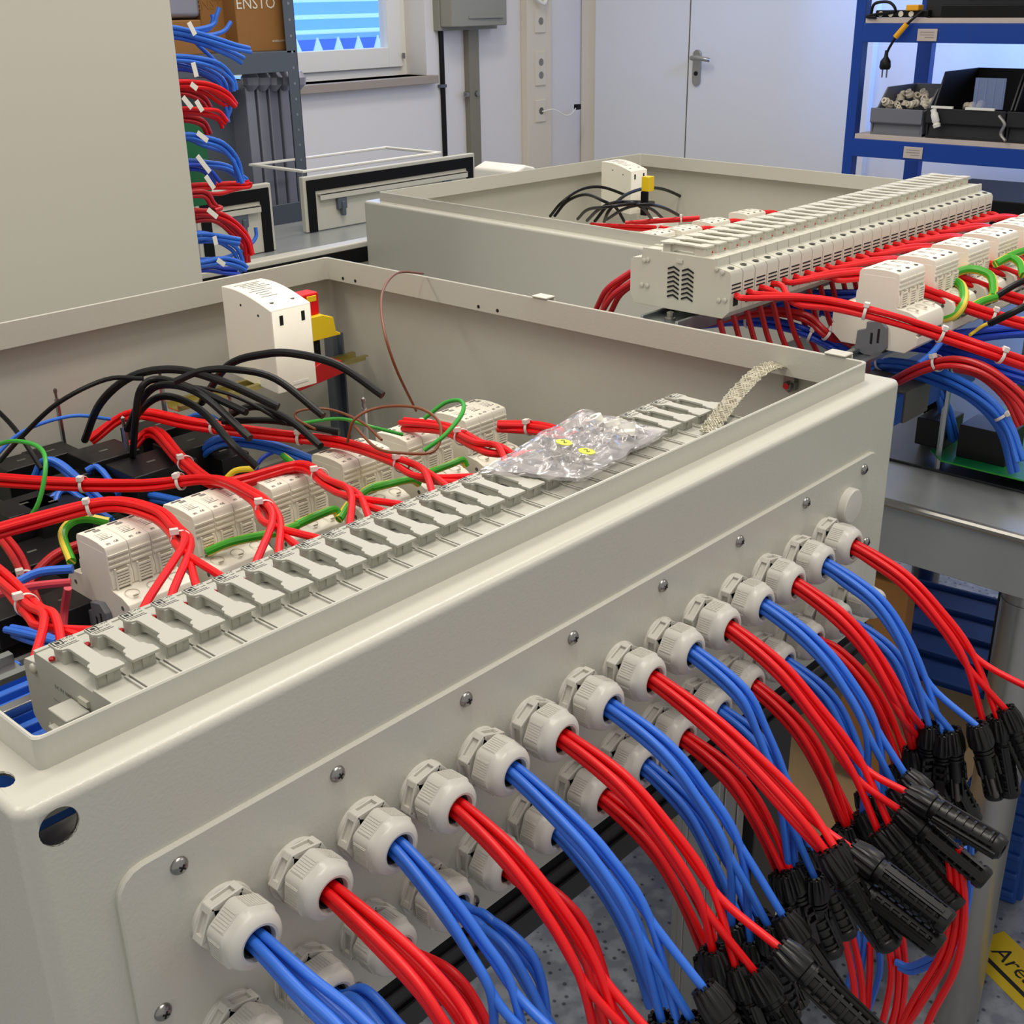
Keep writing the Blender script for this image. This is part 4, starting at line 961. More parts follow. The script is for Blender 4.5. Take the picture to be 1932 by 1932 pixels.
# black single wires arching over the rear
BLK = [([(160,830,-90),(190,760,-40),(250,710,-14),(330,697,-8),(420,720,-12),(525,768,-30)], 3.4), ([(380,760,-70),(430,690,-20),(500,668,-5),(560,668,-2),(640,690,-10),(722,746,-30)], 3.4),
 ([(250,870,-110),(255,800,-60),(265,735,-30),(300,715,-22),(370,735,-24),(465,778,-34)], 3), ([(240,810,-80),(270,750,-40),(310,726,-24),(380,745,-26),(472,827,-50)], 3.2),
 ([(330,720,-14),(380,700,-6),(440,697,-4),(520,715,-12),(610,785,-36)], 3), ([(245,800,-90),(280,760,-50),(320,748,-40),(380,775,-44),(440,840,-60),(485,882,-76)], 3.2),
 ([(410,800,-84),(450,775,-56),(490,768,-50),(550,795,-54),(605,842,-66)], 3.2), ([(420,795,-70),(500,793,-66),(560,800,-66),(640,815,-70)], 3),
 ([(0,870,-90),(40,825,-60),(110,760,-28),(200,716,-14),(270,714,-14)], 2), ([(-20,760,-60),(20,800,-70),(50,840,-80),(78,885,-96)], 2.2), ([(330,725,-30),(400,735,-34),(460,755,-40),(540,800,-60)], 1.6)]
for i, (p, r) in enumerate(BLK):
    top(MB().tube(Z(*p), r, 10, 6), 'black_wire', 'black', 'black wire in the near enclosure, %s' % ['one of the big low arches at left', 'the longest, ending beside the grey corner post', 'second from the left, open end upward', 'thick one beside the left relays', 'broad arch just below the longest', 'one coming down to the third surge protector', 'short arch over the red loom', 'level one above the red loom', 'thin one from the left edge', 'short one cut by the left edge', 'thinnest one behind the others'][i], 'wire')
for col, p, r, lab in (('brown', [(785,775,-60),(745,690,-10),(722,610,22),(722,550,30),(750,515,30),(798,516,18)], 1.2, 'long brown wire standing up against the rim'),
 ('brown', [(595,810,-60),(560,790,-56),(565,775,-50),(620,772,-48),(680,795,-50),(720,830,-56)], 1.1, 'brown wire loop behind the fourth surge protector'),
 ('brown', [(655,835,-60),(670,790,-40),(720,768,-34),(790,770,-30),(830,800,-34),(820,850,-44),(760,855,-46),(710,845,-50),(670,805,-54)], 1.2, 'brown wire circling over the fourth surge protector'),
 ('green', [(800,850,-46),(840,820,-36),(872,780,-26),(870,757,-24),(840,760,-28),(800,790,-40)], 1.7, 'green wire loop in front of the sixth surge protector'),
 ('green', [(-10,840,-60),(30,832,-50),(75,845,-50),(86,880,-56),(72,950,-80),(40,990,-96),(-10,1005,-100)], 1.8, 'green wire loop at the left edge'),
 ('green', [(560,800,-60),(640,790,-56),(700,805,-60),(760,820,-70)], 1.5, 'thin green wire behind the surge protectors'),
 ('earth', [(135,1060,-112),(118,1010,-104),(135,985,-98),(165,978,-96),(205,985,-100)], 3.6, 'green and yellow earth wire looping behind the first surge protector'),
 ('earth', [(390,1042,-116),(440,1022,-110),(520,1005,-108),(560,992,-110)], 3.6, 'green and yellow earth wire in front of the second surge protector'),
 ('earth', [(560,990,-110),(600,972,-108),(630,962,-110),(640,975,-116)], 3.6, 'green and yellow earth wire in front of the third surge protector'),
 ('earth', [(690,925,-112),(740,912,-108),(775,905,-108),(790,912,-114)], 3.4, 'green and yellow earth wire in front of the fourth surge protector'),
 ('earth', [(640,980,-116),(660,950,-112),(700,920,-110),(735,912,-110)], 3.4, 'green and yellow earth wire linking the third and fourth surge protectors'),
 ('earth', [(800,895,-108),(850,876,-106),(872,868,-106),(880,880,-112)], 3.2, 'green and yellow earth wire in front of the fifth surge protector'),
 ('yellow', [(425,905,-100),(445,888,-94),(480,884,-94)], 2.6, 'yellow wire behind the third surge protector'),
 ('earth', [(535,860,-96),(545,868,-90),(560,880,-96)], 3, 'green and yellow wire end above the third surge protector')):
    top(MB().tube(Z(*p), r, 10, 6), 'wire', col, lab, 'wire')
# ------------------------------------------------------------------ relays, circuit board and posts in the near enclosure
def pcb(x0, y0, x1, y1, z, label, ch=14):
    mb = MB(); mb.prism([(x0+ch, y0), (x1-ch, y0), (x1, y0+ch), (x1, y1-ch), (x1-ch, y1), (x0+ch, y1), (x0, y1-ch), (x0, y0+ch)], 2, z-1.6, z)
    t = top(mb, 'circuit_board', 'pcb', label, 'board', base=((x0+x1)/2, (y0+y1)/2, z-1.6))
    off = ((x0+x1)/2, (y0+y1)/2, z-1.6); random.seed(3)
    m = MB()
    for i in range(36):
        x, y = random.uniform(x0+12, x1-12), random.choice([random.uniform(y0+4, y0+16), random.uniform(y0+4, y1-4)]); s = random.uniform(1.2, 3)
        m.box((x, y, z), (x+s*1.8, y+s, z+.9))
    m.build('component', 'white_plastic', t, off)
    MB().prism([(x0+ch, y0-.3), (x1-ch, y0-.3), (x1-ch, y0), (x0+ch, y0)], 2, z-1.6, z).build('edge', 'green', t, off); MB().box((x0-.4, y0+ch, z-1.6), (x0, y1-ch, z)).build('edge', 'green', t, off)
    tr = MB()
    for i in range(10): tr.box((x0+16, y0+6+i*5, z), (x1-16, y0+6.8+i*5, z+.08))
    tr.build('track', 'green', t, off)
    return t
pcb(150, 470, 470, 640, -165, 'green circuit board lying under the relays of the near enclosure')
pcb(300, 300, 420, 380, -168, 'small green circuit board between the surge protectors and the relays')
RL = [(0,870,135,0,34,-105),]
def relay(p, sx_, sy_, sz_, label, rz=0):
    mb = MB().box((-sx_/2, -sy_/2, 0), (sx_/2, sy_/2, sz_)); o = mb.build('relay', 'relay', None, None, 1.2); o.location = Vector((p.x, p.y, p.z-sz_))*U; o.rotation_euler = (0, 0, rz)
    MB().box((-4, -1.5, sz_), (4, 1.5, sz_+.2)).build('mark', 'fuse_dark', o); return tag(o, label, 'relay')
for (u, v, z, sx_, sy_, sz_, lab) in ((40,868,-108,44,34,34,'black square relay at the left edge of the near enclosure'), (95,850,-108,40,34,34,'black relay just right of the one at the left edge'), (45,950,-118,46,40,40,'low black relay at the left edge under the red wires'), (100,945,-118,44,40,40,'black relay beside the low one at the left edge'),
   (195,850,-100,48,44,46,'large black relay below the black arches'), (285,870,-104,62,50,44,'wide black relay right of the threaded post'), (300,800,-100,60,40,44,'black relay behind the red loom'), (360,830,-100,56,40,50,'black relay behind the blue loops'), (420,850,-110,30,40,40,'black relay half hidden beside the third surge protector'),
   (120,1130,-140,46,40,30,'black relay deep at the left below the pale red wires'), (40,1120,-150,70,60,24,'flat black relay at the left edge beneath the red wires'), (60,1040,-140,60,50,30,'black relay at the left edge under the arching red wires'), (160,895,-112,46,40,36,'black relay between blue wire ends')):
    relay(at(u, v, z=z), sx_, sy_, sz_, lab)
def standoff(p, zb_, label, r=2.6, m='zinc'):
    t = thing('standoff', label, 'post', (p.x, p.y, zb_)); h = p.z-zb_
    MB().lathe([(r, 0), (r, h)], None, 6).build('hexagon_post', m, t)
    MB().lathe([(r*.55, h), (r*.55, h+6), (r*.8, h+6.5), (r*.8, h+9), (.3, h+10.5)], None, 12).build('stud', 'steel', t); return t
for u, v, z, lab in ((106,752,-70,'tall threaded post at the far left of the near enclosure'), (303,716,-60,'threaded post behind the black arches'), (234,806,-78,'threaded post in front of the large relay'), (687,770,-70,'threaded post right of the grey corner post'), (435,762,-66,'threaded post beside the yellowed rail')):
    standoff(at(u, v, z=z), -187, lab)
# grey upright profile with the switch, power supply on its rail
q = at(634, 760, y=622)
gpst = thing('upright_profile', 'grey metal upright in the back corner of the near enclosure', 'post', (q.x, 622, -187)); off = (q.x, 622, -187)
MB().box((q.x-8, 620, -187), (q.x+9, 624, -60)).box((q.x-8, 612, -187), (q.x-6, 620, -60)).box((q.x+7, 612, -187), (q.x+9, 620, -60)).build('channel', 'rack_grey', gpst, off)
pw = thing('power_supply', 'tall white power supply standing in the near enclosure', 'power supply', (527, 557, -72)); off = (527, 557, -72)
x0, x1, y0, y1 = 504, 550, 520, 595
bd = MB(); prof = [(y0, -72), (y0, 6)]+[(y0+(y1-y0)*t, 7+13*math.sin(t*PI*.58)) for t in [i/10 for i in range(0, 11)]]+[(y1, -66)]
bd.prism(prof, 0, x0, x1); bb = bd.build('case', 'spd', pw, off, 1)
for x in (x0+9, x1-12): MB().box((x, y0-.3, -8), (x+4, y0+.2, 1)).build('vent', 'dark_hole', pw, off)
MB().box((x0+18, y0-.6, -67), (x1-10, y0, -64)).build('latch', 'white_plastic', pw, off, .3)
m = MB(); 
for yy, zz in ((540, 0), (566, 6)): m.lathe([(1.2, 0), (1.2, .3)], align((x0, yy, zz), (-1, 0, 0)), 8)
m.build('hole', 'dark_hole', pw, off)
pr = MB(); random.seed(5)
for i in range(9):
    yy = 545+i*4.6; zt_ = 7+13*math.sin((yy-y0)/(y1-y0)*PI*.58)+.15
    pr.box((x0+6+random.random()*6, yy, zt_-.4), (x1-8-random.random()*14, yy+1, zt_+.15))
pr.build('label_print', 'print_grey', pw, off)
for x in (x0+11, x1-11):
    zt_ = 7+13*math.sin((533-y0)/(y1-y0)*PI*.58); MB().lathe([(2.2, -.6), (2.2, .25)], Matrix.Translation((x, 533, zt_)), 12).build('terminal', 'fuse_dark', pw, off)
sw = thing('main_switch', 'red and yellow main switch behind the white power supply', 'switch', (600, 585, -90)); off = (600, 585, -90)
MB().box((582, 586, -27), (612, 604, -3)).build('red_knob', 'red', sw, off, 2.5)
MB().box((596, 585, -12), (608, 586.2, -6)).build('yellow_mark', 'yellow', sw, off, 1)
MB().prism([(580, -51), (632, -51), (632, -49), (626, -46), (624, -31), (610, -26), (580, -26)], 1, 580, 604).build('yellow_housing', 'yellow', sw, off, 1)
MB().box((580, 582, -84), (606, 604, -51)).build('black_body', 'black_matte', sw, off, 1)
MB().prism([(566, -96), (628, -90), (626, -76), (600, -72), (566, -84)], 1, 574, 600).build('red_base', 'red_dark', sw, off, 1)
din_rail('short_rail', 'zinc_yellow', at(430, 735, y=560).x-60, at(488, 725, y=560).x+2, 560, at(450, 733, y=560).z-3, 'yellowed zinc rail left of the power supply', w=26)
din_rail('short_rail', 'zinc_yellow', 575, at(678, 678, y=600).x, 598, at(650, 680, y=598).z-3, 'yellowed zinc rail end right of the main switch', w=26)
# holes in the rim gutter along the right wall
dots = MB()
for y in (620, 600, 420, 395): dots.lathe([(1.8, 0), (1.8, .3)], align((672.4, y, -5), (-1, 0, 0)), 8)
dots.build('rim_hole', 'dark_hole', e1, (0, 0, -200))
# earth strap with its bolt
bp = at(1494, 724, x=690)
eb_ = thing('earth_bolt', 'steel nut with red mark on the right inner wall of the near enclosure', 'bolt', (bp.x, bp.y, bp.z)); off = tuple(bp)
MB().lathe([(6.5, 0), (6.5, 4), (4, 4.2), (4, 8), (3, 9)], align(bp, (-1, 0, 0)), 6).build('nut', 'steel', eb_, off)
MB().lathe([(2.6, 0), (2.6, .5)], align(bp+Vector((-9, 0, 0)), (-1, 0, 0)), 12).build('red_mark', 'red_dark', eb_, off)
MB().box((684, bp.y-5, bp.z+2), (690, bp.y+5, bp.z+22)).build('bracket', 'steel', eb_, off, 1)
sp_ = catmull([(690, bp.y+1, bp.z+8), at(1484, 694, z=-6), at(1462, 690, z=1), at(1430, 704, z=2), at(1392, 742, z=-2), at(1358, 785, z=-8), at(1334, 818, z=-12)], 6)
n = len(sp_); m = MB(); sides = []
for k, p in enumerate(sp_):
    d = (sp_[min(k+1, n-1)]-sp_[max(k-1, 0)]).normalized(); sd = d.cross(Vector((.25, -.2, 1))).normalized(); sides.append((sd, sd.cross(d)))
R = [[p+sides[k][0]*5.4+sides[k][1]*.5, p+sides[k][0]*5.4-sides[k][1]*.5, p-sides[k][0]*5.4-sides[k][1]*.5, p-sides[k][0]*5.4+sides[k][1]*.5] for k, p in enumerate(sp_)]
m.rings(R)
for q in range(9):                                    # plaited strands
    for dr in (1, -1):
        pts = []
        for k in range(n*2-1):
            kk = min(k//2, n-1); p = sp_[kk] if k % 2 == 0 else (sp_[kk]+sp_[min(kk+1, n-1)])/2; sd, nn = sides[kk]
            ph = (k*.16*dr+q/9*2) % 2; tri = (ph if ph < 1 else 2-ph)*2-1
            pts.append(p+sd*tri*6.2+nn*(.5+.5*math.sin(k*1.7+q)))
        m.tube(pts, .62, 5, smooth=False)
so = top(m, 'earth_strap', 'braid', 'flat tinned braid earth strap arching from the right inner wall', 'strap')
# blue comb blocks and rail at the near left corner
bl = thing('blue_terminal', 'blue plastic terminal block deep in the near left corner', 'terminal block', (86, 190, -187)); off = (86, 190, -187)
MB().box((30, 185, -150), (132, 300, -118)).build('block', 'crate_blue', bl, off, 2)
for i in range(8):
    MB().box((34, 190+i*14, -118), (128, 196+i*14, -104)).build('fin', 'blue', bl, off, 1.5)
top(MB().box((30, 232, -104), (124, 240, -98)), 'bar', 'zinc', 'bright metal bar lying across the blue terminal block', 'bar', bev=1)
top(MB().tube([(18, 270, -60), (40, 240, -70), (70, 190, -90), (84, 160, -120)], 2.6, 8), 'wire', 'black', 'black wire dropping past the end of the fuse row', 'wire')
# loops of wire deep in the box so that its floor reads as crowded
random.seed(21)
for i in range(40):
    x = random.uniform(40, 600); y = random.uniform(230, 600); c = random.choice(['blue', 'red_dark', 'blue', 'blue_deep'])
    a = random.uniform(0, PI); L = random.uniform(50, 120); dx, dy = math.cos(a)*L/2, math.sin(a)*L/2; h = random.uniform(8, 26)
    if min(x-abs(dx), 694-x-abs(dx)) < 26 or y+abs(dy) > 636: continue
    top(MB().tube([(x-dx, y-dy, -178), (x-dx*.7, y-dy*.7, -178+h*.8), (x, y, -178+h), (x+dx*.7, y+dy*.7, -178+h*.7), (x+dx, y+dy, -178)], 2.3, 7, 4), 'wire', c, 'short %s wire loop low on the mounting plate' % ('blue' if 'blue' in c else 'red'), 'wire', 'low wire loops on the mounting plate')
# ------------------------------------------------------------------ clear plastic bag with stickers
import mathutils.noise as mn
mn.seed_set(7)
bc = [at(*p, z=-4) for p in ((905, 890), (1100, 905), (1262, 815), (1100, 775))]   # left, near, right, far
nx, ny = 46, 30; vs = []; hgt = lambda s, t: -3+9*math.sin(PI*s)*math.sin(PI*t)
def bagp(s, t, side):
    A = bc[0].lerp(bc[1], s) if False else None
    p = (bc[0]*(1-s)+bc[3]*s)*t+(bc[1]*(1-s)+bc[2]*s)*(1-t)
    n1 = mn.noise(Vector((s*5, t*4, side*3))); n2 = mn.noise(Vector((s*13, t*11, 5+side*3))); n3 = abs(mn.noise(Vector((s*9+t*4, t*7-s*3, 9))))
    e = 4*min(s, 1-s, t, 1-t); e = min(1, e*2)
    z = (-5 if side == 0 else -3)+(5*n1+1.6*n2+5*(1-n3*2.5)*side)*e*.9+(4*math.sin(PI*s)*math.sin(PI*t) if side else 0)
    return (p.x+5*mn.noise(Vector((t*6, s*3, 1))), p.y+5*mn.noise(Vector((s*6, t*3, 2))), max(z, -5.8) if side == 0 else max(z, -5.2)+.3)
mb = MB()
for side in (0, 1):
    g = [[bagp(i/nx, j/ny, side) for j in range(ny+1)] for i in range(nx+1)]
    V = [q for r in g for q in r]; Fs = [(i*(ny+1)+j, (i+1)*(ny+1)+j, (i+1)*(ny+1)+j+1, i*(ny+1)+j+1) for i in range(nx) for j in range(ny)]
    mb.add(V, Fs)
bag = top(mb, 'plastic_bag', 'bag', 'crumpled clear plastic bag lying on the fuse holders', 'bag', sm=60)
off = tuple(c/U for c in bag.location)
for (u, v) in ((1064, 835), (1107, 852)):
    q = at(u, v, z=6); s_ = MB(); s_.lathe([(5.4, 0), (5.4, .4)], align((q.x, q.y, q.z), (.1, -.1, 1)), 24).build('sticker', 'sticker', bag, off)
    text('2', 6, 'print', bag, (q.x-off[0], q.y-off[1], q.z-off[2]+.7), (.2, 0, -.4)); 
for i, (u, v) in enumerate(((1130, 795), (1160, 805), (1185, 812))):
    q = at(u, v, z=0); top(MB().lathe([(7, 0), (7.5, 3), (6, 5), (6, 9), (3, 9), (3, 2)], align((q.x, q.y, -5), (.3*i-.3, .4, 1)), 16), 'fitting', 'white_plastic', 'white round fitting inside the clear bag, %s from the left' % ORD[i], 'fitting')
# ------------------------------------------------------------------ second enclosure
E2X, E2Y, E2Z, E2R, W2, D2 = 1148.1, 496.7, -41.1, -.0607, 703.1, 694
def e2(a, b, c=0): return (E2X+math.cos(E2R)*a-math.sin(E2R)*b, E2Y+math.sin(E2R)*a+math.cos(E2R)*b, E2Z+c)
H2 = 158.5
e2o = enclosure('second open light grey steel enclosure standing behind the fuse row on the steel table', (E2X, E2Y, E2Z), W2, D2, H2, E2R,
                [MB().lathe([(3, H2-5), (3, H2+5)], Matrix.Translation((9, y, 0)), 12) for y in (655, 620, 360, 325)])
def in2(u, v, z): return at(u, v, z=E2Z+z)
p2 = in2(1191, 325, 3)
pw2 = dup(pw, (0, 0, 0), 'white power supply standing in the second enclosure'); pw2.rotation_euler = (0, 0, E2R)
base2 = Vector((504-527, 520-557, 6+72)); base2.rotate(Matrix.Rotation(E2R, 3, 'Z')); pw2.location = (p2-base2)*U
q = in2(1229, 342, 0)
yt = thing('yellow_switch', 'small yellow switch block beside the power supply of the second enclosure', 'switch', (q.x, q.y, q.z-60)); off = (q.x, q.y, q.z-60)
MB().box((q.x-8, q.y, q.z-18), (q.x+9, q.y+16, q.z+8)).build('yellow_cover', 'yellow', yt, off, 1)
MB().box((q.x-10, q.y+2, q.z-60), (q.x-4, q.y+16, q.z-18)).build('black_body', 'black_matte', yt, off, 1)
q = in2(1225, 412, -80); top(MB().box((q.x-34, q.y-40, q.z-50), (q.x+40, q.y+20, q.z-4)), 'relay', 'white_plastic', 'pale relay block low beside the power supply of the second enclosure', 'relay', bev=2)
A2 = [([(1038,408),(1060,382),(1095,358),(1135,353),(1180,368),(1204,378)], 2.8), ([(1046,408),(1070,380),(1105,367),(1140,380),(1162,392),(1178,418)], 2.8), ([(1140,418),(1150,396),(1180,368),(1220,355),(1255,358),(1292,374)], 3),
 ([(1108,416),(1130,395),(1160,382),(1200,381),(1233,382)], 3), ([(1122,418),(1150,386),(1190,382),(1215,395),(1230,414)], 3), ([(1090,413),(1110,395),(1150,390),(1200,385),(1230,395),(1252,414)], 2.8), ([(1145,414),(1180,393),(1220,386),(1255,393),(1292,413)], 2.8)]
for i, (pts, r) in enumerate(A2):
    n = len(pts); top(MB().tube([in2(u, v, -70+50*math.sin(PI*k/(n-1))) for k, (u, v) in enumerate(pts)], r, 9, 6), 'black_wire', 'black', 'black wire of the second enclosure, %s' % ['the leftmost high arch', 'the one just inside the leftmost', 'the one ending farthest right and high', 'the level one in the middle', 'steep one before the power supply', 'long flat one low down', 'the lowest ending at right'][i], 'wire')
loom('red', [in2(1115, 424, -70), in2(1180, 428, -66), in2(1240, 432, -62), in2(1300, 438, -60)], 3, 'red wires lying level in the second enclosure', ties=(.7,), r=3)
loom('red', [in2(1180, 422, -70), in2(1250, 416, -64), in2(1320, 412, -60)], 2, 'red wires rising to the surge protectors of the second enclosure', ties=(.75,), r=3)
for i, (u, v) in enumerate(((1236, 436), (1288, 428), (1342, 414), (1410, 398))):
    p = in2(u, v, -50); s = dup(s1, (0, 0, 0), 'cream surge protector top showing above the rim of the second enclosure, %s from the left' % ORD[i]); s.location = (p-Vector((0, 0, 77)))*U; s.rotation_euler = (0, 0, E2R); s['group'] = 'surge protectors in the second enclosure'
    c = p+Vector((42, -18, -6)); top(MB().tube([c+Vector((-16, 20, -3)), c, c+Vector((20, -14, -4))], 4, 8), 'wire', 'red', 'red wire end between surge protectors of the second enclosure, %s from the left' % ORD[i], 'wire')
a, b = at(932, 322, d=2450), at(1018, 322, d=2450)
top(MB().prism([(a.x, a.z-150), (b.x, a.z-150), (b.x, a.z+4), ((a.x+b.x)/2, a.z+12), (a.x, a.z+2)], 1, a.y-60, a.y+60), 'white_box', 'white_plastic', 'white rounded box beyond the second enclosure, only its top in view', 'box', bev=5)
# ------------------------------------------------------------------ second assembly on the steel table
S3 = 1.08; YC = 237
for i in range(NF):
    lab = 'pale fuse holder of the second assembly, %s from its near left end' % ORD[i]
    f = fp_ if i == 0 else dup(fp_, (0, 0, 0), lab)
    f['label'] = lab; f['group'] = 'fuse holders in the second assembly'
    f.location = Vector((727+19.44*i+9.72, YC, 10.2))*U; f.rotation_euler = (0, 0, PI); f.scale = (S3,)*3
    if i == 0: f3 = f
for ch in list(fp_.children):
    pass
for m_ in [c for f in bpy.data.objects if f.get('group') == 'fuse holders in the second assembly' for c in f.children if c.name.startswith(('body', 'lever'))]:
    m_.material_slots[0].link = 'OBJECT'; m_.material_slots[0].material = M['fuse_pale']
def L3(y, z): return ((YC-y)/S3+90-90, (z-10.2)/S3)            # into the holder's own frame (y, z)
ce = MB()
for (ya_, yb_) in ((240, 228), (225, 213)):
    for k in range(7):
        z0 = 49-k*4.1; ym_ = (ya_+yb_)/2
        P_ = [L3(ya_, z0-2.2), L3(ym_, z0), L3(yb_, z0-2.8), L3(yb_, z0-4.2), L3(ym_, z0-1.6), L3(ya_, z0-3.8)]
        ce.prism(P_, 0, 8.6, 9.25)
ce.build('vent', 'dark_hole', f3, (0, 0, 0))
ev = MB()
for (y, z) in ((266, 50), (262, 51), (268, 28), (262, 28), (184, 50), (190, 52), (180, 27), (186, 26)):
    yy, zz = L3(y, z); ev.lathe([(2, 0), (2, .8), (1, 1.2)], align((8.8, yy, zz), (1, 0, 0)), 12)
yy, zz = L3(228, 54); ev.box((8.8, yy-3, zz-1.4), (10, yy+3, zz+1.2)); ev.build('rivet', 'fuse_pale', f3, (0, 0, 0))
m = MB(); m.box((702, 212, 2), (1290, 248, 4)); m.box((702, 210, -6), (1290, 213, 8)).box((702, 247, -6), (1290, 250, 8))
rl = top(m, 'rail', 'zinc', 'zinc carrier rail under the fuse row of the second assembly', 'rail', bev=.6)
for x in (716,): MB().lathe([(5, 4), (5, 6.5), (3.4, 7), (3.2, 11), (1, 12)], Matrix.Translation((x, 228, 0)), 16).build('screw', 'steel', rl, ((702+1290)/2*0+rl.location.x/U, rl.location.y/U, rl.location.z/U))
for x in (735, 1270):
    top(MB().box((x-6, 222, TZ+3), (x+6, 238, -6)), 'rail_support', 'zinc', 'zinc upright holding the %s end of the carrier rail' % ('near' if x < 800 else 'far'), 'support', bev=.6)
SX3 = [871+72.5*k for k in range(6)]
for i, x in enumerate(SX3):
    s = s1 if i == 0 else dup(s1, (0, 0, 0))
    s['label'] = 'white three-pole surge protector of the second assembly, %s from the near left' % ORD[i]; s['group'] = 'surge protectors of the second assembly'
    s.location = Vector((x+25, 111.5, -33.5))*U; s.scale = (.93,)*3
din_rail('mounting_rail', 'zinc', 800, 1320, 111.5, -41, 'zinc rail under the surge protectors of the second assembly', w=30)
for x in (850, 1290): top(MB().box((x-8, 104, TZ+3), (x+8, 120, -41)), 'rail_support', 'zinc', 'zinc upright under the %s end of the surge protector rail' % ('near' if x < 1000 else 'far'), 'support', bev=.6)
fx3 = lambda i: 727+19.44*i+9.72
def f3e(i0): return [[(fx3(i0+j), 176, 27), (fx3(i0+j), 160, 24)] for j in range(4)]
G3 = [([at(1500, 566, y=148), at(1580, 576, y=122), at(1690, 603, y=76), at(1800, 640, y=34), at(1880, 668, y=0), at(1985, 705, y=-36)], (.3, .55, .82))]
for g in range(1, 7):
    gp_ = 932+72.5*(g-1); fa = 766+78*g
    G3.append(([Vector((fa+(gp_-fa)*.35, 156, 26)), Vector((gp_-12, 143, 21)), Vector((gp_+6, 104, 10)), Vector((gp_+34, 48, -10)), Vector((gp_+74, -22, -30)), Vector((gp_+110, -92, -46))], (.62,)))
for g, (pts, ts) in enumerate(G3):
    st_ = [[(fx3(4*g+j), 176, 30), (fx3(4*g+j), 165, 29)] for j in range(4)]
    loom('red', pts, 4, 'red wires from the %s group of second assembly fuses' % ORD[g], r=2.7, starts=st_, ties=ts, grp='red wires of the second assembly')
# wires under the row
loom('red_dark', Z((1200,520,20),(1160,548,4),(1140,580,-16),(1132,600,-30)), 4, 'red wires bending down at the left end of the second fuse row', r=2.8, sp=5)
for i in range(14):
    x = 745+i*22; top(MB().tube([(x, 196, 4), (x+8, 188, -30), (x+20, 176, -62)], 2.6, 8), 'wire', 'red_dark', 'short red wire dropping under the second fuse row', 'wire', 'wires dropping under the second fuse row')
BB = [('blue_deep', [(1330,610,-40),(1400,605,-30),(1470,612,-28),(1530,632,-34),(1600,668,-50)], 4, (.3, .75)), ('red_dark', [(1310,612,-38),(1390,594,-20),(1460,588,-14),(1520,600,-18),(1560,630,-30),(1600,650,-44)], 3, (.8,)),
      ('blue_deep', [(1370,605,-50),(1440,578,-30),(1520,580,-24),(1600,600,-30),(1650,640,-50)], 4, (.35, .6)), ('blue_deep', [(1420,590,-30),(1500,560,-14),(1600,556,-14),(1650,560,-18)], 4, ()),
      ('blue', [(1640,690,-92),(1680,684,-82),(1760,700,-78),(1850,745,-88),(1900,800,-112),(1925,870,-142)], 4, (.12, .75)), ('blue', [(1640,700,-98),(1700,698,-88),(1780,722,-88),(1840,755,-98),(1890,810,-122),(1915,890,-162)], 4, ()),
      ('blue', [(1690,740,-112),(1720,725,-102),(1760,730,-108),(1785,770,-132),(1800,830,-172)], 3, (.5,)), ('blue', [(1690,730,-118),(1730,722,-112),(1760,740,-128),(1775,780,-152),(1780,850,-192)], 1, ()),
      ('red_dark', [(1690,720,-70),(1740,694,-44),(1800,682,-30),(1860,700,-34),(1920,745,-50),(1960,800,-70)], 4, (.3,)), ('red_dark', [(1800,690,-50),(1850,705,-44),(1900,750,-60),(1930,800,-80)], 3, ()),
      ('blue_deep', [(1780,640,-40),(1840,632,-36),(1900,626,-34),(1970,622,-34)], 5, ()), ('blue', [(1700,560,-60),(1830,580,-40),(1858,600,-36),(1856,640,-44)], 1, ()),
      ('blue', [(1735,686,-40),(1760,665,-34),(1782,640,-30),(1786,620,-30)], 1, ()), ('red_dark', [(1770,650,-50),(1800,630,-46),(1840,645,-50),(1880,670,-56)], 2, ()),
      ('blue_deep', [(1640,660,-70),(1700,650,-66),(1780,660,-66),(1860,690,-70),(1960,720,-74)], 5, ())]
for i, (c, pts, n, ts) in enumerate(BB):
    loom(c, Z(*pts), n, '%s wires of the second assembly, loom %s' % ('red' if 'red' in c else 'blue', ['low at its left end','arching below the fuse row','crossing behind the first surge protector','just under the fuse row','leaving over the corner of the near enclosure','just under the foremost loom','dropping beside the threaded post','dropping next to the tall post','arching right of the tall post','behind the right arch','level at the right edge','bending down right of the earth loop','rising beside the surge protector clip','pale ones under the earth loop','deep behind the tall post'][i]), r=2.7, ties=ts)
for i, (pts, r) in enumerate([([(1765,542,0),(1790,528,10),(1815,540,8),(1818,570,0),(1800,596,-12),(1765,606,-20)], 4.2), ([(1785,522,10),(1830,508,18),(1868,520,14),(1875,548,4),(1872,560,0)], 4.2), ([(1878,498,16),(1905,486,20),(1925,498,16),(1930,520,8)], 4), ([(1890,490,14),(1930,474,20),(1975,470,18)], 4), ([(1830,582,-8),(1850,570,-4),(1880,560,0)], 3.8)]):
    top(MB().tube(Z(*pts), r, 10, 7), 'wire', 'earth', 'green and yellow earth wire looping at the second assembly, %s' % ['nearest and largest loop', 'second loop behind it', 'third loop near the right edge', 'rising at right edge', 'short low piece'][i], 'wire')
for i, pts in enumerate([[(1970,516,20),(1920,535,12),(1878,560,0)], [(1970,560,16),(1910,590,4),(1868,610,-10)]]):
    top(MB().tube(Z(*pts), 3.2, 9), 'black_wire', 'black', 'black wire end at the right edge over the second assembly, the %s one' % ('upper', 'lower')[i], 'wire')
top(MB().tube(Z((1830,632,-30),(1860,612,-26),(1900,602,-24),(1970,600,-24)), 1.6, 8), 'wire', 'yellow', 'thin yellow wire crossing the blue wires at right', 'wire')
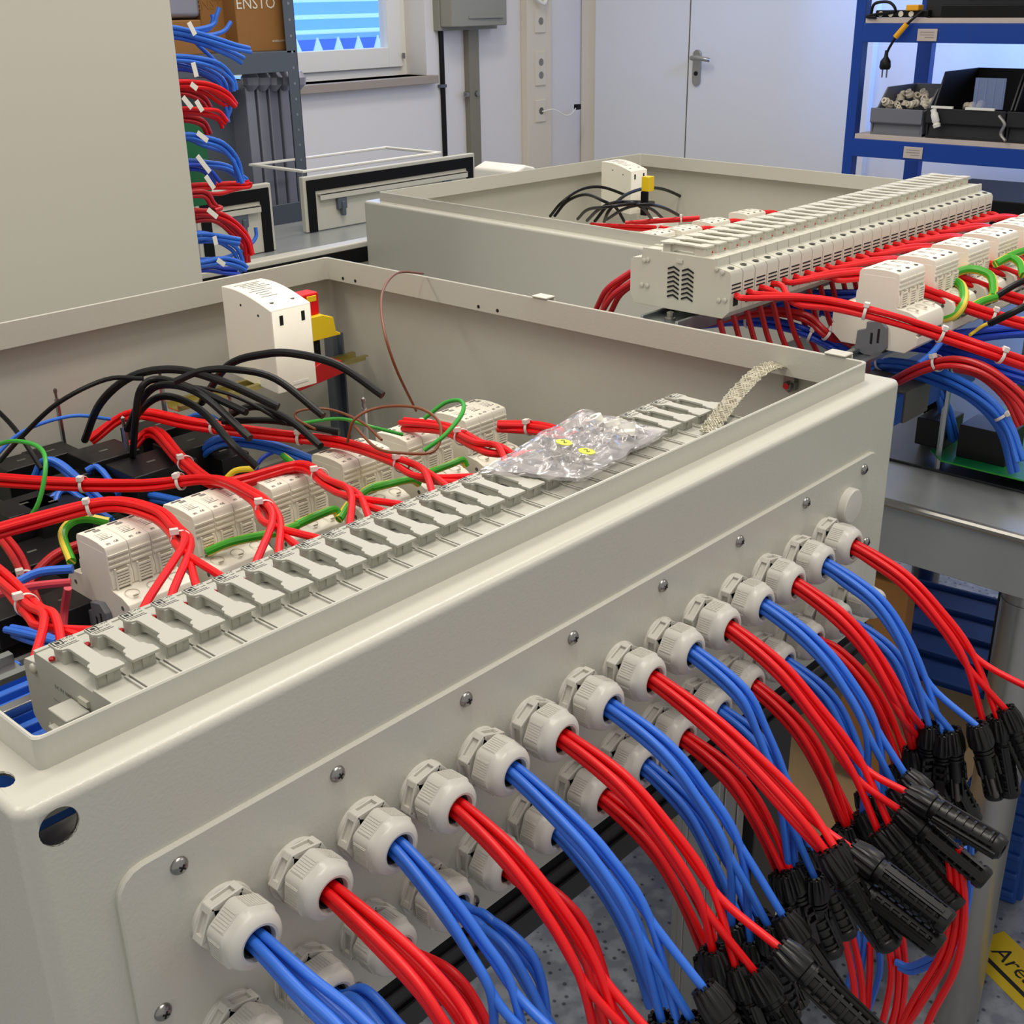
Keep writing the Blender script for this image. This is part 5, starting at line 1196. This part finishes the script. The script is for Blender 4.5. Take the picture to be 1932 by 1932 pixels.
# board with relays on posts
PZ = -182
c1, c2 = at(1757, 848, z=PZ), at(1775, 868, z=PZ)
t3 = pcb(c2.x, -330, 1330, c1.y, PZ, 'green circuit board on posts at the front of the steel table', ch=max(8, c1.y-c2.y))
p = at(1772, 858, z=PZ); zt_ = at(1795, 690, x=p.x, ).z
standoff(Vector((p.x, p.y, at(1793, 700, x=p.x).z)), TZ+3, 'tall hexagonal post through the corner of the green board', r=3.4)
for (x, y) in ((c2.x+14, -300), (1310, c1.y-20), (1310, -300)): standoff(Vector((x, y, PZ+30)), TZ+3, 'short hexagonal post at the %s corner of the green board' % ('near right' if x < 1200 else 'far left' if y > -100 else 'far right'), r=3.4)
pa, pb = at(1890, 882, z=PZ), at(1800, 862, z=PZ)
zr = at(1805, 800, x=pa.x).z
mb = MB().box((pa.x+1, pa.y-2, PZ), (pa.x+46, pb.y, zr)); top(mb, 'relay', 'relay', 'large black square relay on the green board', 'relay', bev=1.2)
mb = MB().box((pa.x+10, pb.y+18, PZ), (pa.x+56, pb.y+50, PZ+30)); top(mb, 'relay', 'relay', 'dark relay behind the large one on the green board', 'relay', bev=1.2)
for k in range(3): top(MB().box((pa.x+4+k*56, -92-k*4, PZ), (pa.x+52+k*56, -50-k*4, PZ+38)), 'relay', 'relay', 'black relay beyond the blue wires at the right edge, %s from the left' % ORD[k], 'relay', bev=1.2)
# blue and grey block behind the corner of the near enclosure
fbk = at(1720, 770, x=960); bz0 = at(1690, 805, y=fbk.y).z
bt = thing('terminal_strip', 'blue terminal strip with a grey block behind the corner of the near enclosure', 'terminal block', (960, fbk.y+20, TZ+3)); off = (960, fbk.y+20, TZ+3)
tz0, tz1 = at(1722, 786, y=fbk.y).z, at(1722, 736, y=fbk.y).z
xa, xb, xc, xd = [at(u, 780, y=fbk.y).x for u in (1640, 1703, 1746, 1790)]
MB().box((xa-40, fbk.y, tz0), (xb, fbk.y+60, tz1)).build('blue_body', 'crate_blue', bt, off, 1.5)
MB().box((xb, fbk.y-2, tz0-1), (xc, fbk.y+60, tz1+2)).build('grey_body', 'fuse_dark', bt, off, 1.5)
MB().box((xc+2, fbk.y, tz0+2), (xd+60, fbk.y+60, tz1-4)).build('blue_body', 'crate_blue', bt, off, 1.5)
for x_ in (xa-30, xd+40): MB().box((x_, fbk.y+30, TZ+3), (x_+10, fbk.y+44, tz0)).build('foot', 'black_matte', bt, off)
# bracket at the corner of the near rim and on its right wall
for i, (u, v, x) in enumerate(((1034, 562, 684), (1590, 664, 684))):
    q = at(u, v, x=x); top(MB().box((671, q.y-9, 14.6), (684, q.y+9, 16.2)).box((682, q.y-9, 1), (684, q.y+9, 14.6)), 'rim_bracket', 'powder_smooth', 'small grey bracket hooked over the right rim, the %s one' % ('far', 'near')[i], 'bracket', bev=1.5)
# ------------------------------------------------------------------ upright enclosure at the left, with looms sticking out
XE = 681
ue = thing('upright_enclosure', 'tall grey enclosure standing upright at the left edge, seen from its plain side', 'enclosure', (430, 1050, TZ-2)); off = (430, 1050, TZ-2)
m = MB(); m.box((150, 900, TZ-2), (XE, 903, 640)).box((150, 903, TZ-2), (153, 1500, 640)).box((150, 903, 637), (XE, 1500, 640)).box((150, 903, TZ-2), (XE, 1500, TZ+1)).box((150, 1497, TZ+1), (XE, 1500, 637)); m.build('body', 'powder_smooth', ue, off, 1)
MB().box((560, 960, TZ+4), (566, 1440, 600)).build('mounting_plate', 'plate_zinc', ue, off)
UL = [('blue', [(300,55),(345,60),(400,50),(410,30),(413,14)], 1), ('blue', [(300,60),(345,62),(390,58),(400,40),(401,28)], 1), ('blue', [(300,62),(380,68),(420,60),(434,42)], 1), ('blue', [(310,55),(350,60),(400,75),(440,88),(470,95)], 3), ('blue', [(310,64),(360,72),(400,88),(440,105),(458,114)], 2), ('blue', [(350,66),(380,90),(400,110),(415,125)], 1),
 ('blue', [(320,108),(370,113),(410,125),(435,150),(442,172)], 3), ('blue', [(322,116),(380,130),(420,155),(430,200),(428,230)], 2), ('blue_deep', [(340,125),(380,135),(410,155),(425,175)], 3),
 ('red', [(330,158),(370,160),(400,165),(425,180),(444,200)], 3), ('red', [(335,165),(385,170),(415,188),(432,198)], 2), ('red_dark', [(338,172),(365,178),(385,190),(392,205)], 3),
 ('red', [(338,207),(380,209),(410,214),(427,232)], 2), ('red', [(340,214),(385,218),(410,225),(420,240)], 1), ('red_dark', [(345,222),(380,232),(395,255)], 3),
 ('blue', [(345,255),(380,262),(420,275),(445,305),(455,345)], 3), ('blue', [(345,262),(385,275),(430,290),(450,320),(460,350)], 1), ('blue', [(352,308),(390,310),(430,318),(462,342)], 4), ('blue_deep', [(355,315),(390,322),(410,345)], 2),
 ('red', [(358,352),(400,350),(440,350),(466,350),(469,342)], 3), ('red', [(360,362),(410,366),(440,360),(466,352)], 1), ('red_dark', [(380,365),(400,385),(415,392),(400,395)], 3),
 ('red', [(365,402),(405,406),(440,422),(465,450),(472,480)], 4), ('red_dark', [(400,412),(440,440),(462,470),(466,495)], 3),
 ('blue', [(372,445),(410,448),(450,456)], 4), ('blue', [(400,452),(435,465),(450,480),(455,500)], 2), ('blue', [(378,490),(420,488),(460,470),(482,450),(484,430)], 1), ('blue', [(378,497),(420,492),(450,500),(462,508)], 4), ('blue_deep', [(385,505),(420,510),(450,512)], 3)]
for i, (c, pts, n) in enumerate(UL):
    P_ = [at(u, v, y=960+(i % 3)*30) for u, v in pts]
    loom(c, [Vector((P_[0].x-50, P_[0].y+10, P_[0].z))]+P_, n, '%s wires sticking out of the upright enclosure, %s loom from the top' % ('red' if 'red' in c else 'blue', ORD[min(i, 27)]), r=2.7, sp=2.9, grp='looms of the upright enclosure', sub=4)
for i, (u, v, u2, v2) in enumerate(((356,42,368,66),(364,118,371,145),(360,158,372,168),(370,190,382,210),(372,250,392,266),(372,294,396,325),(388,332,404,356),(392,395,410,410),(404,446,408,462),(410,490,424,500),(345,183,362,204))):
    a, b = at(u, v, y=948), at(u2, v2, y=948); d = (b-a); L = d.length
    o = MB().box((-3.2, -.4, 0), (3.2, .4, L)).build('wire_flag', 'white_plastic', None, None, .3); o.matrix_world = align(a*U, d)
    tag(o, 'white paper marker tag on the looms of the upright enclosure, %s from the top' % ORD[i], 'tag')
q = at(375, 315, y=1100); MB().box((q.x-60, 1090, q.z-50), (q.x+10, 1094, q.z+70)).build('green_board', 'pcb', ue, off)
